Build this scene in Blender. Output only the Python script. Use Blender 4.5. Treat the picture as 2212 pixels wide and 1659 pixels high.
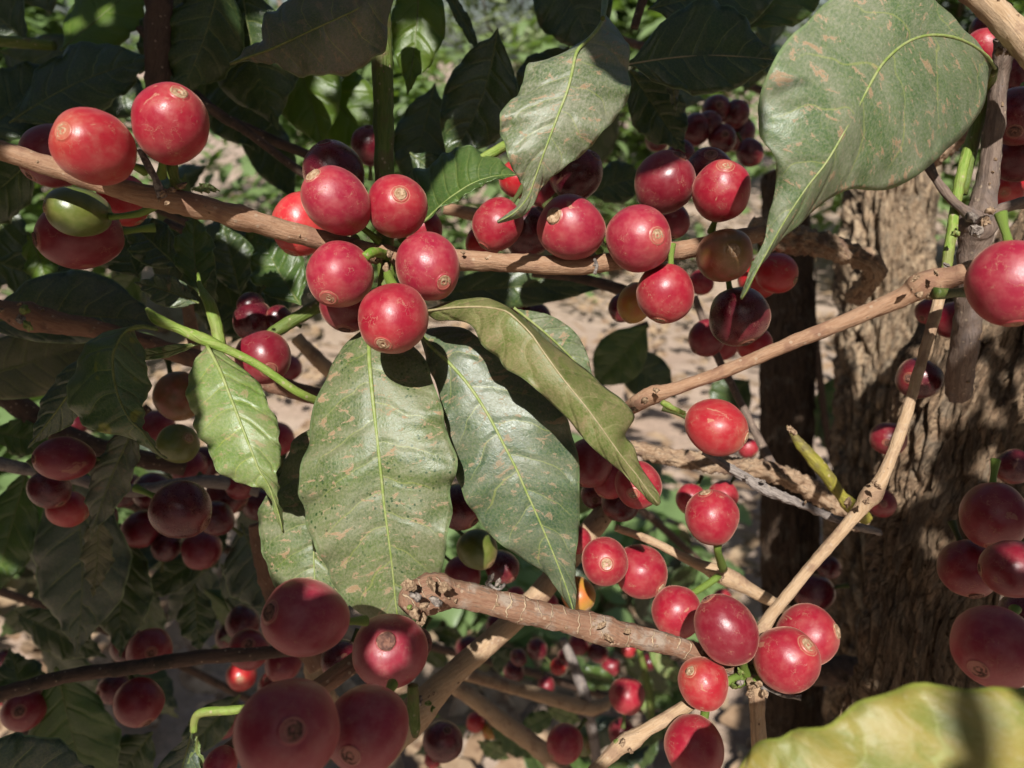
import bpy, math, random
from mathutils import Vector, Matrix, noise
R_ = math.radians
rnd = random.Random(7)
sc = bpy.context.scene
for o in list(bpy.data.objects): bpy.data.objects.remove(o)

# ------------------------------------------------------------------ camera
FP = 2212 * 26.0 / 36.0                     # focal length in the units of my 2212 x 1659 measurements
PITCH = R_(-24)
CAM = Vector((0, 0, 1.25))
cd = bpy.data.cameras.new('camera'); cam = bpy.data.objects.new('camera', cd)
sc.collection.objects.link(cam); sc.camera = cam
cd.lens = 26; cd.sensor_width = 36; cd.clip_start = 0.005; cd.clip_end = 400
cam.location = CAM; cam.rotation_euler = (R_(90) + PITCH, 0, 0)
cd.dof.use_dof = True; cd.dof.focus_distance = 0.166; cd.dof.aperture_fstop = 20.0
FW = Vector((0, math.cos(PITCH), math.sin(PITCH)))
UPV = Vector((0, -math.sin(PITCH), math.cos(PITCH)))
RT = Vector((1, 0, 0))
# ------------------------------------------------------------------ light
SUN = (RT * -0.10 + UPV * 0.40 - FW * 0.91).normalized()      # towards the sun
elev = math.asin(SUN.z); azim = math.atan2(SUN.x, SUN.y)
w = bpy.data.worlds.new('World'); sc.world = w; w.use_nodes = True
nt = w.node_tree; bg = nt.nodes['Background']
sky = nt.nodes.new('ShaderNodeTexSky'); sky.sky_type = 'NISHITA'; sky.sun_disc = False
sky.sun_elevation = elev; sky.sun_rotation = azim; sky.air_density = 1.0; sky.dust_density = 2.0
nt.links.new(sky.outputs[0], bg.inputs[0]); bg.inputs[1].default_value = 0.05
ld = bpy.data.lights.new('sun', 'SUN'); ld.energy = 5.0; ld.angle = R_(0.53); ld.color = (1, 0.965, 0.905)
sun = bpy.data.objects.new('sun', ld); sc.collection.objects.link(sun)
sun.rotation_euler = SUN.to_track_quat('Z', 'Y').to_euler(); sun.location = (0, -2, 4)
sc.view_settings.view_transform = 'Standard'; sc.view_settings.look = 'None'
sc.view_settings.exposure = 0.62; sc.view_settings.gamma = 1; sc.view_settings.use_curve_mapping = False
sc.render.engine = 'CYCLES'
sc.cycles.max_bounces = 8; sc.cycles.transmission_bounces = 4; sc.cycles.diffuse_bounces = 2

# ------------------------------------------------------------------ helpers
def P(u, v, d):
    return CAM + FW * d + RT * ((u - 1106) / FP * d) + UPV * ((829.5 - v) / FP * d)
def link(o): sc.collection.objects.link(o); return o
def tag(o, label=None, cat=None, group=None, kind=None):
    if label: o['label'] = label
    if cat: o['category'] = cat
    if group: o['group'] = group
    if kind: o['kind'] = kind
    return o
def empty(name, loc, label, cat, group=None):
    o = bpy.data.objects.new(name, None); o.empty_display_size = 0.005; o.location = loc
    link(o); return tag(o, label, cat, group)
def mesh_obj(name, verts, faces, mat, parent=None, loc=None, smooth=True, uvs=None):
    me = bpy.data.meshes.new(name)
    me.from_pydata([tuple(x) for x in verts], [], faces)
    if smooth: me.polygons.foreach_set('use_smooth', [True] * len(me.polygons))
    if uvs:
        for nm, arr in uvs.items():
            l = me.uv_layers.new(name=nm)
            flat = []
            for lp in me.loops:
                a = arr[lp.vertex_index]; flat += [a[0], a[1]]
            l.data.foreach_set('uv', flat)
    if mat: me.materials.append(mat)
    o = bpy.data.objects.new(name, me); link(o)
    if parent: o.parent = parent
    if loc is not None: o.location = loc
    return o
def cr(p0, p1, p2, p3, t):
    return 0.5 * ((2 * p1) + (-p0 + p2) * t + (2 * p0 - 5 * p1 + 4 * p2 - p3) * t * t + (-p0 + 3 * p1 - 3 * p2 + p3) * t ** 3)
def resample(rows, n):
    """rows: tuples of floats. Catmull-Rom to n+1 rows."""
    m = len(rows); out = []
    for i in range(n + 1):
        x = i / n * (m - 1); k = min(int(x), m - 2); t = x - k
        a = rows[max(k - 1, 0)]; b = rows[k]; c = rows[k + 1]; d = rows[min(k + 2, m - 1)]
        out.append([cr(a[j], b[j], c[j], d[j], t) for j in range(len(b))])
    return out

# ------------------------------------------------------------------ materials
KA = 0.68          # overall albedo level; the exposure above is set to go with it
class NT:
    def __init__(s, name):
        s.m = bpy.data.materials.new(name); s.m.use_nodes = True; s.t = s.m.node_tree
        s.b = s.t.nodes['Principled BSDF']; s.out = s.t.nodes['Material Output']
    def n(s, typ, **kw):
        x = s.t.nodes.new(typ)
        for k, v in kw.items(): setattr(x, k, v)
        return x
    def l(s, a, b): s.t.links.new(a, b)
    def put(s, sock, v):
        if hasattr(v, 'default_value') or isinstance(v, bpy.types.NodeSocket): s.l(v, sock)
        else: sock.default_value = v
    def math(s, op, a, b=0.0, c=0.0, clamp=False):
        x = s.n('ShaderNodeMath', operation=op); x.use_clamp = clamp
        s.put(x.inputs[0], a); s.put(x.inputs[1], b); s.put(x.inputs[2], c)
        return x.outputs[0]
    def ramp(s, v, a, b, lo=0.0, hi=1.0):
        x = s.n('ShaderNodeMapRange', interpolation_type='SMOOTHSTEP')
        s.put(x.inputs[0], v); x.inputs[1].default_value = a; x.inputs[2].default_value = b
        x.inputs[3].default_value = lo; x.inputs[4].default_value = hi
        return x.outputs[0]
    def mix(s, f, a, b, mode='MIX'):
        x = s.n('ShaderNodeMix', data_type='RGBA', blend_type=mode)
        s.put(x.inputs[0], f)
        for i, v in ((6, a), (7, b)):
            if isinstance(v, (tuple, list)): x.inputs[i].default_value = (v[0] * KA, v[1] * KA, v[2] * KA, 1)
            else: s.l(v, x.inputs[i])
        return x.outputs[2]
    def noise(s, vec, scale, detail=3, rough=0.55, dist=0.0):
        x = s.n('ShaderNodeTexNoise'); s.l(vec, x.inputs['Vector'])
        x.inputs['Scale'].default_value = scale; x.inputs['Detail'].default_value = detail
        x.inputs['Roughness'].default_value = rough; x.inputs['Distortion'].default_value = dist
        return x.outputs[0]
    def voro(s, vec, scale, feat='F1'):
        x = s.n('ShaderNodeTexVoronoi', feature=feat); s.l(vec, x.inputs['Vector'])
        x.inputs['Scale'].default_value = scale
        return x.outputs['Distance']
    def vmath(s, op, a, b):
        x = s.n('ShaderNodeVectorMath', operation=op)
        for i, v in ((0, a), (1, b)):
            if isinstance(v, tuple): x.inputs[i].default_value = v
            else: s.l(v, x.inputs[i])
        return x.outputs[0]
    def bump(s, h, dist, strength=1.0, prev=None):
        x = s.n('ShaderNodeBump'); s.l(h, x.inputs['Height']); x.inputs['Distance'].default_value = dist
        x.inputs['Strength'].default_value = strength
        if prev: s.l(prev, x.inputs['Normal'])
        return x.outputs[0]

def cherry_mat(name, c1, c2, c3, dust=0.35, scar=0.4, rough=0.33, dusty=(0.50, 0.27, 0.20), spots=0.0):
    """c1 -> c2 large mottling, c3 at the blossom end; coordinates are local: unit sphere, blossom end at +z"""
    m = NT(name)
    tc = m.n('ShaderNodeTexCoord').outputs['Object']; oi = m.n('ShaderNodeObjectInfo').outputs['Random']
    off = m.n('ShaderNodeCombineXYZ'); m.l(m.math('MULTIPLY', oi, 37.0), off.inputs[0]); m.l(m.math('MULTIPLY', oi, 91.0), off.inputs[1])
    p = m.vmath('ADD', tc, off.outputs[0])
    sep = m.n('ShaderNodeSeparateXYZ'); m.l(tc, sep.inputs[0])
    n1 = m.noise(p, 1.3, 3)
    col = m.mix(m.ramp(n1, 0.30, 0.75), c1, c2)
    pole = m.ramp(m.math('ADD', sep.outputs[2], m.math('MULTIPLY', n1, 0.8)), 1.0, 1.5)
    col = m.mix(m.math('MULTIPLY', pole, 0.55), col, c3)
    fine = m.noise(p, 26, 5, 0.7)
    col = m.mix(m.ramp(fine, 0.45, 0.75, 0, 0.16), col, c3)
    # dust film in patches
    dn = m.noise(p, 2.6, 6, 0.66)
    dm = m.math('MULTIPLY', m.ramp(dn, 0.38, 0.78), dust * 0.55)
    col = m.mix(m.math('ADD', dm, dust * 0.06), col, dusty)
    # corky scars with a hard edge
    wv = m.n('ShaderNodeVectorMath', operation='MULTIPLY'); m.l(p, wv.inputs[0]); wv.inputs[1].default_value = (1.0, 1.0, 0.42)
    sn = m.noise(wv.outputs[0], 1.7, 4, 0.55, 0.7)
    sm = m.math('MULTIPLY', m.ramp(sn, 0.69, 0.70), scar, clamp=True)
    # hairline cracks
    q = m.vmath('ADD', p, m.vmath('MULTIPLY', m.n('ShaderNodeTexNoise').outputs[1], (0, 0, 0)))
    nz = m.n('ShaderNodeTexNoise'); m.l(p, nz.inputs['Vector']); nz.inputs['Scale'].default_value = 5; nz.inputs['Detail'].default_value = 4
    q = m.vmath('ADD', p, m.vmath('MULTIPLY', nz.outputs[1], (0.55, 0.55, 0.55)))
    ve = m.voro(q, 3.4, 'DISTANCE_TO_EDGE')
    cm = m.math('MULTIPLY', m.ramp(ve, 0.008, 0.022, 1, 0), m.ramp(m.noise(p, 2.1, 2), 0.50, 0.6))
    marks = m.math('MAXIMUM', sm, m.math('MULTIPLY', cm, min(1, scar * 1.3)))
    tan = m.mix(m.noise(p, 30, 3), (0.42, 0.20, 0.10), (0.60, 0.36, 0.22))
    col = m.mix(m.math('MULTIPLY', marks, 0.62), col, tan)
    rxy = m.n('ShaderNodeVectorMath', operation='LENGTH'); m.l(m.vmath('MULTIPLY', tc, (1, 1, 0)), rxy.inputs[0])
    rw = m.math('ADD', m.math('MULTIPLY', rxy.outputs['Value'], m.math('ADD', m.math('MULTIPLY', oi, 0.45), 0.80)), m.math('MULTIPLY', m.math('SUBTRACT', m.noise(p, 9, 2), 0.5), 0.05))
    top = m.ramp(sep.outputs[2], 0.4, 0.6)
    ring = m.math('MULTIPLY', m.math('MULTIPLY', m.ramp(rw, 0.245, 0.258), m.ramp(rw, 0.268, 0.285, 1, 0)), top)
    rw = rw
    disc = m.math('MULTIPLY', m.ramp(rw, 0.20, 0.26, 1, 0), top)
    col = m.mix(m.math('MULTIPLY', disc, 0.35), col, tan)
    col = m.mix(m.math('MULTIPLY', ring, 0.6), col, tan)
    # small dark pin pricks
    pr = m.math('MULTIPLY', m.ramp(m.voro(p, 6.5), 0.07, 0.13, 1, 0), m.ramp(m.noise(p, 3.0, 1), 0.5 - spots * 0.2, 0.6 - spots * 0.2))
    col = m.mix(m.math('MULTIPLY', pr, 0.5 + spots * 0.3), col, (0.16, 0.0, 0.03))
    m.l(col, m.b.inputs['Base Color'])
    ro = m.math('ADD', m.math('MULTIPLY', dm, 0.55), rough)
    m.l(m.math('ADD', m.math('ADD', ro, m.math('MULTIPLY', marks, 0.3)), m.math('MULTIPLY', m.ramp(fine, 0.3, 0.7), 0.08)), m.b.inputs['Roughness'])
    m.b.inputs['Specular IOR Level'].default_value = 0.5
    m.b.inputs['Sheen Weight'].default_value = 0.22; m.b.inputs['Sheen Roughness'].default_value = 0.35
    m.b.inputs['Sheen Tint'].default_value = (1.0, 0.62, 0.45, 1)
    m.b.inputs['Subsurface Weight'].default_value = 0.0
    h = m.math('ADD', m.math('MULTIPLY', marks, 0.5), m.math('MULTIPLY', m.noise(p, 42, 4, 0.65), 0.45))
    m.l(m.bump(h, 0.00011, 0.4, m.bump(m.noise(p, 4.5, 2), 0.0003, 0.2)), m.b.inputs['Normal'])
    return m.m
CM = {
 'red':    cherry_mat('cherry_red', (0.34, 0.002, 0.024), (0.42, 0.006, 0.030), (0.46, 0.035, 0.040), dust=0.42, scar=0.9),
 'pink':   cherry_mat('cherry_dusty_rose', (0.34, 0.005, 0.036), (0.42, 0.011, 0.044), (0.46, 0.06, 0.060), dust=0.6, scar=1.0, dusty=(0.50, 0.20, 0.16)),
 'orange': cherry_mat('cherry_orange_red', (0.42, 0.006, 0.022), (0.46, 0.018, 0.028), (0.52, 0.13, 0.07), dust=0.45, scar=0.9),
 'bright': cherry_mat('cherry_bright_red', (0.48, 0.006, 0.018), (0.54, 0.014, 0.022), (0.6, 0.06, 0.04), dust=0.22, scar=0.7, rough=0.28, spots=0.0),
 'spotted': cherry_mat('cherry_spotted_red', (0.60, 0.015, 0.03), (0.68, 0.05, 0.05), (0.6, 0.06, 0.04), dust=0.3, scar=0.7, rough=0.28, spots=1.6),
 'dark':   cherry_mat('cherry_burgundy_shade', (0.07, 0.0015, 0.010), (0.14, 0.003, 0.014), (0.30, 0.03, 0.03), dust=0.22, scar=0.5, rough=0.24, dusty=(0.30, 0.16, 0.15)),  # burgundy skin, colour deepened further for the cherries in shade
 'wine':   cherry_mat('cherry_wine_red', (0.21, 0.003, 0.018), (0.28, 0.006, 0.024), (0.28, 0.03, 0.03), dust=0.36, scar=0.6, rough=0.30, dusty=(0.36, 0.2, 0.18)),
 'dusky':  cherry_mat('cherry_dusky_fill_light', (0.30, 0.008, 0.036), (0.38, 0.014, 0.045), (0.36, 0.05, 0.05), dust=0.75, scar=0.5, rough=0.36, dusty=(0.44, 0.22, 0.20)),  # wine skin and dust lightened in colour, in place of ambient light
 'green':  cherry_mat('cherry_green', (0.10, 0.14, 0.020), (0.16, 0.18, 0.03), (0.22, 0.18, 0.05), dust=0.3, scar=0.15, rough=0.27, dusty=(0.32, 0.32, 0.16)),
 'olive':  cherry_mat('cherry_olive_red', (0.20, 0.11, 0.03), (0.36, 0.05, 0.035), (0.30, 0.22, 0.06), dust=0.45, scar=0.8, rough=0.30),
 'yellow': cherry_mat('cherry_yellow_orange', (0.55, 0.30, 0.035), (0.60, 0.15, 0.03), (0.45, 0.36, 0.06), dust=0.3, scar=0.5),
}
def simple(name, c1, c2, scale, rough=0.7, coord='Object', bump=0.0003, stretch=(1, 1, 1), detail=4, c3=None, spec=0.35):
    m = NT(name); tc = m.n('ShaderNodeTexCoord').outputs[coord]
    p = m.vmath('MULTIPLY', tc, stretch)
    n1 = m.noise(p, scale, detail, 0.62)
    col = m.mix(m.ramp(n1, 0.36, 0.64), c1, c2)
    if c3: col = m.mix(m.ramp(m.noise(p, scale * 2.3, 3), 0.56, 0.66), col, c3)
    m.l(col, m.b.inputs['Base Color']); m.b.inputs['Roughness'].default_value = rough
    m.b.inputs['Specular IOR Level'].default_value = spec
    if bump: m.l(m.bump(m.noise(p, scale * 2, 5, 0.7), bump, 0.8), m.b.inputs['Normal'])
    return m.m
M_scar = simple('blossom_scar_cork', (0.34, 0.19, 0.10), (0.60, 0.42, 0.27), 9, 0.75, bump=0.00025)
M_scar_d = simple('blossom_scar_dark', (0.10, 0.04, 0.03), (0.26, 0.12, 0.08), 9, 0.75, bump=0.0002)
M_stalk = simple('green_stalk', (0.13, 0.26, 0.025), (0.26, 0.36, 0.06), 500, 0.5, bump=0.0002, c3=(0.30, 0.24, 0.10))
M_stalk_d = simple('olive_stalk', (0.06, 0.10, 0.015), (0.14, 0.14, 0.04), 500, 0.55, bump=0.0002)
M_bud = simple('bud_scale', (0.25, 0.14, 0.07), (0.50, 0.34, 0.20), 900, 0.85, bump=0.0004)
M_budg = simple('bud_green', (0.16, 0.26, 0.03), (0.34, 0.34, 0.10), 700, 0.6, bump=0.0003)
M_budm = simple('bud_scale', (0.20, 0.12, 0.07), (0.46, 0.32, 0.20), 1.6, 0.85, bump=0)
M_budgm = simple('bud_green', (0.12, 0.20, 0.03), (0.30, 0.30, 0.10), 1.6, 0.6, bump=0)
M_greym = simple('withered_grey', (0.14, 0.11, 0.095), (0.38, 0.32, 0.27), 1.8, 0.9, bump=0)
M_grey = simple('withered_grey', (0.12, 0.10, 0.09), (0.36, 0.31, 0.27), 900, 0.9, bump=0.0005)

def bark(name, c1, c2, c3, c4, furrow=0.5, rings=0.0, rough=0.8, along=1.0):
    """twig bark; UV 'mm' x = mm along, y = mm around"""
    m = NT(name); uv = m.n('ShaderNodeUVMap'); uv.uv_map = 'mm'; oi = m.n('ShaderNodeObjectInfo').outputs['Random']
    off = m.n('ShaderNodeCombineXYZ'); m.l(m.math('MULTIPLY', oi, 400.0), off.inputs[0])
    tc = m.n('ShaderNodeTexCoord').outputs['Object']
    p3 = m.vmath('ADD', m.vmath('MULTIPLY', tc, (1000, 1000, 1000)), off.outputs[0])
    pu = m.vmath('ADD', m.vmath('MULTIPLY', uv.outputs[0], (0.22 * along, 1.6, 1)), off.outputs[0])
    streak = m.noise(pu, 1.0, 5, 0.65, 0.4)
    blot = m.noise(p3, 0.16, 4, 0.6)
    col = m.mix(m.ramp(streak, 0.36, 0.64), c1, c2)
    col = m.mix(m.ramp(blot, 0.5, 0.66), col, c3)
    fine = m.noise(p3, 1.5, 4, 0.7)
    fl = m.math('MULTIPLY', m.ramp(streak, 0.56, 0.62), furrow)
    col = m.mix(fl, col, c4)
    col = m.mix(m.ramp(fine, 0.6, 0.72, 0, 0.5), col, c4)
    col = m.mix(m.ramp(m.voro(p3, 0.42), 0.10, 0.2, 0.55, 0), col, (0.55, 0.42, 0.30))
    h = m.math('ADD', m.math('MULTIPLY', streak, 1.0), m.math('MULTIPLY', fine, 0.5))
    if rings:
        sx = m.n('ShaderNodeSeparateXYZ'); m.l(uv.outputs[0], sx.inputs[0])
        wob = m.math('ADD', sx.outputs[0], m.math('MULTIPLY', m.noise(p3, 0.35, 2), 3.2))
        rr = m.math('PINGPONG', wob, 1.6)
        rm = m.math('MULTIPLY', m.ramp(rr, 0.05, 0.22, 1, 0), m.ramp(m.noise(p3, 0.22, 1), 0.44, 0.52))
        col = m.mix(m.math('MULTIPLY', rm, rings), col, (0.62, 0.46, 0.30)); h = m.math('ADD', h, m.math('MULTIPLY', rm, 0.7))
    m.l(col, m.b.inputs['Base Color']); m.b.inputs['Roughness'].default_value = rough
    m.b.inputs['Specular IOR Level'].default_value = 0.3
    m.l(m.bump(h, 0.00045, 0.8), m.b.inputs['Normal'])
    return m.m
BM = {
 'tan':   bark('bark_tan', (0.36, 0.20, 0.115), (0.47, 0.29, 0.18), (0.30, 0.16, 0.10), (0.20, 0.12, 0.08), 0.35),
 'pale':  bark('bark_pale_straw', (0.50, 0.33, 0.19), (0.62, 0.44, 0.28), (0.38, 0.24, 0.15), (0.24, 0.15, 0.10), 0.35),
 'ringed': bark('bark_ringed_brown', (0.26, 0.13, 0.08), (0.36, 0.21, 0.13), (0.40, 0.31, 0.24), (0.14, 0.10, 0.08), 0.6, rings=0.9),
 'brown': bark('bark_red_brown', (0.24, 0.12, 0.075), (0.34, 0.19, 0.12), (0.18, 0.10, 0.07), (0.11, 0.07, 0.05), 0.5),
 'greyb': bark('bark_grey_brown', (0.17, 0.115, 0.09), (0.30, 0.22, 0.17), (0.22, 0.17, 0.15), (0.08, 0.06, 0.05), 0.6),
 'grey':  bark('bark_grey', (0.24, 0.20, 0.18), (0.40, 0.34, 0.30), (0.16, 0.13, 0.12), (0.10, 0.08, 0.07), 0.7),
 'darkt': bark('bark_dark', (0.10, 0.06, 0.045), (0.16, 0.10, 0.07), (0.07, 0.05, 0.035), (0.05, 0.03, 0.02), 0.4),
 'greens': bark('bark_green_stem', (0.11, 0.17, 0.025), (0.19, 0.24, 0.05), (0.17, 0.15, 0.05), (0.10, 0.09, 0.03), 0.25, rough=0.5),
 'brgreen': bark('bark_bright_green', (0.20, 0.32, 0.04), (0.32, 0.40, 0.09), (0.24, 0.26, 0.07), (0.20, 0.16, 0.07), 0.15, rough=0.5),
 'yellowg': bark('bark_yellow_green', (0.26, 0.24, 0.03), (0.40, 0.34, 0.06), (0.20, 0.16, 0.05), (0.16, 0.10, 0.05), 0.3, rough=0.5),
 'rough': bark('bark_rough', (0.28, 0.17, 0.10), (0.52, 0.37, 0.24), (0.20, 0.12, 0.08), (0.11, 0.07, 0.05), 0.8),
}

def leaf_mat(name, green, green2, dust=(0.34, 0.33, 0.20), damt=0.5, patch=0.5, pcol=(0.52, 0.30, 0.17), pits=0.0,
             rough=0.34, vein=(0.42, 0.46, 0.12), trans=0.22, edge=(0.30, 0.42, 0.18), nv=9, blot=0.0, tcol=(0.25, 0.42, 0.03)):
    m = NT(name)
    uv = m.n('ShaderNodeUVMap'); uv.uv_map = 'mm'; tw = m.n('ShaderNodeUVMap'); tw.uv_map = 'tw'
    oi = m.n('ShaderNodeObjectInfo').outputs['Random']
    off = m.n('ShaderNodeCombineXYZ'); m.l(m.math('MULTIPLY', oi, 300.0), off.inputs[0])
    p = m.vmath('ADD', uv.outputs[0], off.outputs[0])         # millimetres
    s = m.n('ShaderNodeSeparateXYZ'); m.l(tw.outputs[0], s.inputs[0])
    t = s.outputs[0]; a = m.math('MULTIPLY', m.math('SUBTRACT', s.outputs[1], 0.5), 2.0); aa = m.math('ABSOLUTE', a)
    sgn = m.math('MULTIPLY', m.math('SIGN', a), 0.23)
    wob = m.math('MULTIPLY', m.noise(p, 0.08, 2), 0.8)
    ph = m.math('ADD', m.math('SUBTRACT', m.math('MULTIPLY', t, float(nv)), m.math('MULTIPLY', m.math('POWER', aa, 1.5), 1.0)), m.math('ADD', sgn, wob))
    pp = m.math('PINGPONG', ph, 0.5)
    latv = m.math('MULTIPLY', m.ramp(pp, 0.006, 0.026, 1, 0), m.ramp(aa, 0.6, 0.92, 1, 0))
    base = m.mix(m.ramp(m.noise(p, 0.10, 4, 0.6), 0.38, 0.62), green, green2)
    # fine reticulate veinlets
    ret = m.ramp(m.voro(p, 0.95, 'DISTANCE_TO_EDGE'), 0.0, 0.10, 1, 0)
    base = m.mix(m.math('MULTIPLY', ret, 0.20), base, vein)
    # dust film: cloudy, lies in the bays between veins, streaks across
    ps = m.vmath('MULTIPLY', p, (1.0, 0.35, 1))
    d1 = m.noise(ps, 0.16, 6, 0.68, 0.6)
    d2 = m.noise(p, 1.6, 5, 0.75)
    dm = m.math('MULTIPLY', m.math('ADD', m.ramp(d1, 0.34, 0.66, 0.35, 1.0), m.ramp(d2, 0.38, 0.68, -0.32, 0.45)), damt, clamp=True)
    col = m.mix(dm, base, dust)
    # edges stay cleaner and paler
    # rusty soil splashes with crisp borders
    psp = m.vmath('MULTIPLY', p, (1.0, 0.5, 1))
    pn = m.noise(psp, 0.42, 7, 0.74, 0.5)
    pm = m.ramp(pn, 0.568, 0.61); rim = m.math('MULTIPLY', m.ramp(pn, 0.580, 0.592), m.ramp(pn, 0.596, 0.615, 1, 0))
    col = m.mix(m.math('MULTIPLY', pm, patch * 0.5), col, pcol)
    col = m.mix(m.math('MULTIPLY', rim, patch * 0.6), col, (0.58, 0.42, 0.28))
    if blot:
        bn = m.noise(p, 0.17, 2, 0.4)
        col = m.mix(m.math('MULTIPLY', m.ramp(bn, 0.62, 0.68), blot), col, (0.34, 0.34, 0.05))
        col = m.mix(m.math('MULTIPLY', m.ramp(bn, 0.70, 0.73), blot), col, (0.10, 0.03, 0.02))
    hp = None
    if pits:
        vz = m.voro(p, 0.75); reg = m.ramp(m.noise(p, 0.045, 2), 0.47, 0.56)
        hp = m.math('MULTIPLY', m.ramp(vz, 0.16, 0.27, 1, 0), reg)
        col = m.mix(m.math('MULTIPLY', hp, pits), col, (0.02, 0.07, 0.015))
    col = m.mix(m.math('MULTIPLY', latv, 0.42), col, vein)
    col = m.mix(m.ramp(aa, 0.955, 0.985, 0, 0.65), col, edge)
    m.l(col, m.b.inputs['Base Color'])
    m.l(m.math('ADD', m.math('ADD', m.math('MULTIPLY', dm, 0.22), rough), m.math('MULTIPLY', pm, 0.2 * patch)), m.b.inputs['Roughness'])
    m.b.inputs['Specular IOR Level'].default_value = 0.55
    puff = m.math('ADD', m.ramp(pp, 0.0, 0.22), m.math('MULTIPLY', m.ramp(aa, 0.0, 0.2), 0.6))
    b1 = m.bump(puff, 0.00035, 0.55)
    b2 = m.bump(m.math('ADD', m.noise(p, 0.55, 4, 0.6), m.math('MULTIPLY', pm, 0.12)), 0.0004, 0.35, b1)
    b3 = m.bump(m.math('ADD', m.noise(p, 3.0, 3, 0.6), m.math('MULTIPLY', ret, -0.4)), 0.00007, 0.4, b2)
    m.l(b3, m.b.inputs['Normal'])
    tr = m.n('ShaderNodeBsdfTranslucent'); 
    m.l(m.mix(m.math('MULTIPLY', dm, 0.5), tcol, dust), tr.inputs[0]); m.l(b2, tr.inputs['Normal'])
    mx = m.n('ShaderNodeMixShader'); mx.inputs[0].default_value = trans
    m.l(m.b.outputs[0], mx.inputs[1]); m.l(tr.outputs[0], mx.inputs[2]); m.l(mx.outputs[0], m.out.inputs[0])
    return m.m
LM = {
 'dusty':  leaf_mat('leaf_dusty_green', (0.055, 0.12, 0.03), (0.085, 0.16, 0.04), damt=0.62, patch=0.7, rough=0.30),
 'pitted': leaf_mat('leaf_dusty_pitted', (0.06, 0.12, 0.025), (0.10, 0.17, 0.035), damt=0.66, patch=1.3, pits=0.9, rough=0.37),
 'sheen':  leaf_mat('leaf_blue_green', (0.040, 0.10, 0.045), (0.065, 0.135, 0.055), dust=(0.28, 0.28, 0.19), damt=0.55, patch=0.9, rough=0.33),
 'grime':  leaf_mat('leaf_grimy_pale', (0.07, 0.13, 0.04), (0.11, 0.17, 0.06), dust=(0.40, 0.39, 0.28), damt=0.75, patch=1.3, rough=0.36),
 'olive':  leaf_mat('leaf_olive_dust', (0.09, 0.16, 0.02), (0.13, 0.20, 0.03), dust=(0.36, 0.30, 0.14), damt=0.72, patch=0.45, rough=0.42, vein=(0.42, 0.40, 0.18)),
 'fresh':  leaf_mat('leaf_fresh_green', (0.13, 0.25, 0.035), (0.19, 0.32, 0.06), dust=(0.42, 0.42, 0.24), damt=0.5, patch=0.8, rough=0.36, vein=(0.55, 0.58, 0.10), edge=(0.42, 0.55, 0.25)),
 'broad':  leaf_mat('leaf_broad_dusty', (0.07, 0.15, 0.045), (0.10, 0.18, 0.06), dust=(0.35, 0.35, 0.24), damt=0.66, patch=1.3, rough=0.38, nv=8),
 'spotty': leaf_mat('leaf_blotched_dark', (0.045, 0.11, 0.03), (0.07, 0.15, 0.04), dust=(0.22, 0.24, 0.14), damt=0.35, patch=0.2, blot=0.9, rough=0.35),
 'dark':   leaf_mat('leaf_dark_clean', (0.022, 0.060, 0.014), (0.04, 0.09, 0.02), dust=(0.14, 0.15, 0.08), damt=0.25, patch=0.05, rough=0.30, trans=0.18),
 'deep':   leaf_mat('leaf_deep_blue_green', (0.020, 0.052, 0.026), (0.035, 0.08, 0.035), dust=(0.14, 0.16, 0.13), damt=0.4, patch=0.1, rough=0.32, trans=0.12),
 'mid':    leaf_mat('leaf_mid_green', (0.05, 0.13, 0.02), (0.09, 0.18, 0.03), dust=(0.20, 0.24, 0.10), damt=0.3, patch=0.1, rough=0.32, trans=0.35),
 'glow':   leaf_mat('leaf_yellow_green_backlit', (0.11, 0.22, 0.02), (0.17, 0.28, 0.03), dust=(0.30, 0.34, 0.12), damt=0.2, patch=0, rough=0.35, trans=0.5, tcol=(0.4, 0.6, 0.05)),  # yellow green, brightened over mid to stand in for backlight
 'grey':   leaf_mat('leaf_grey_dust', (0.06, 0.10, 0.045), (0.09, 0.13, 0.06), dust=(0.24, 0.22, 0.17), damt=0.7, patch=0.5, rough=0.4),
 'strip':  leaf_mat('leaf_brown_olive', (0.10, 0.11, 0.04), (0.15, 0.15, 0.06), dust=(0.30, 0.26, 0.16), damt=0.5, patch=0.1, rough=0.45, nv=14),
 'yellow': leaf_mat('leaf_yellowing', (0.22, 0.25, 0.035), (0.40, 0.31, 0.055), dust=(0.46, 0.40, 0.16), damt=0.3, patch=0.3, pcol=(0.75, 0.68, 0.45), rough=0.45, vein=(0.5, 0.55, 0.2), edge=(0.35, 0.42, 0.06), nv=6, tcol=(0.5, 0.5, 0.03)),
}
M_rib = simple('midrib_yellow_green', (0.24, 0.32, 0.07), (0.36, 0.40, 0.16), 600, 0.5, bump=0.0001)
M_ribd = simple('midrib_olive', (0.13, 0.17, 0.04), (0.20, 0.22, 0.07), 600, 0.5, bump=0.0001)
M_ribb = simple('midrib_buff', (0.36, 0.30, 0.15), (0.46, 0.38, 0.22), 600, 0.6, bump=0.0001)

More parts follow.
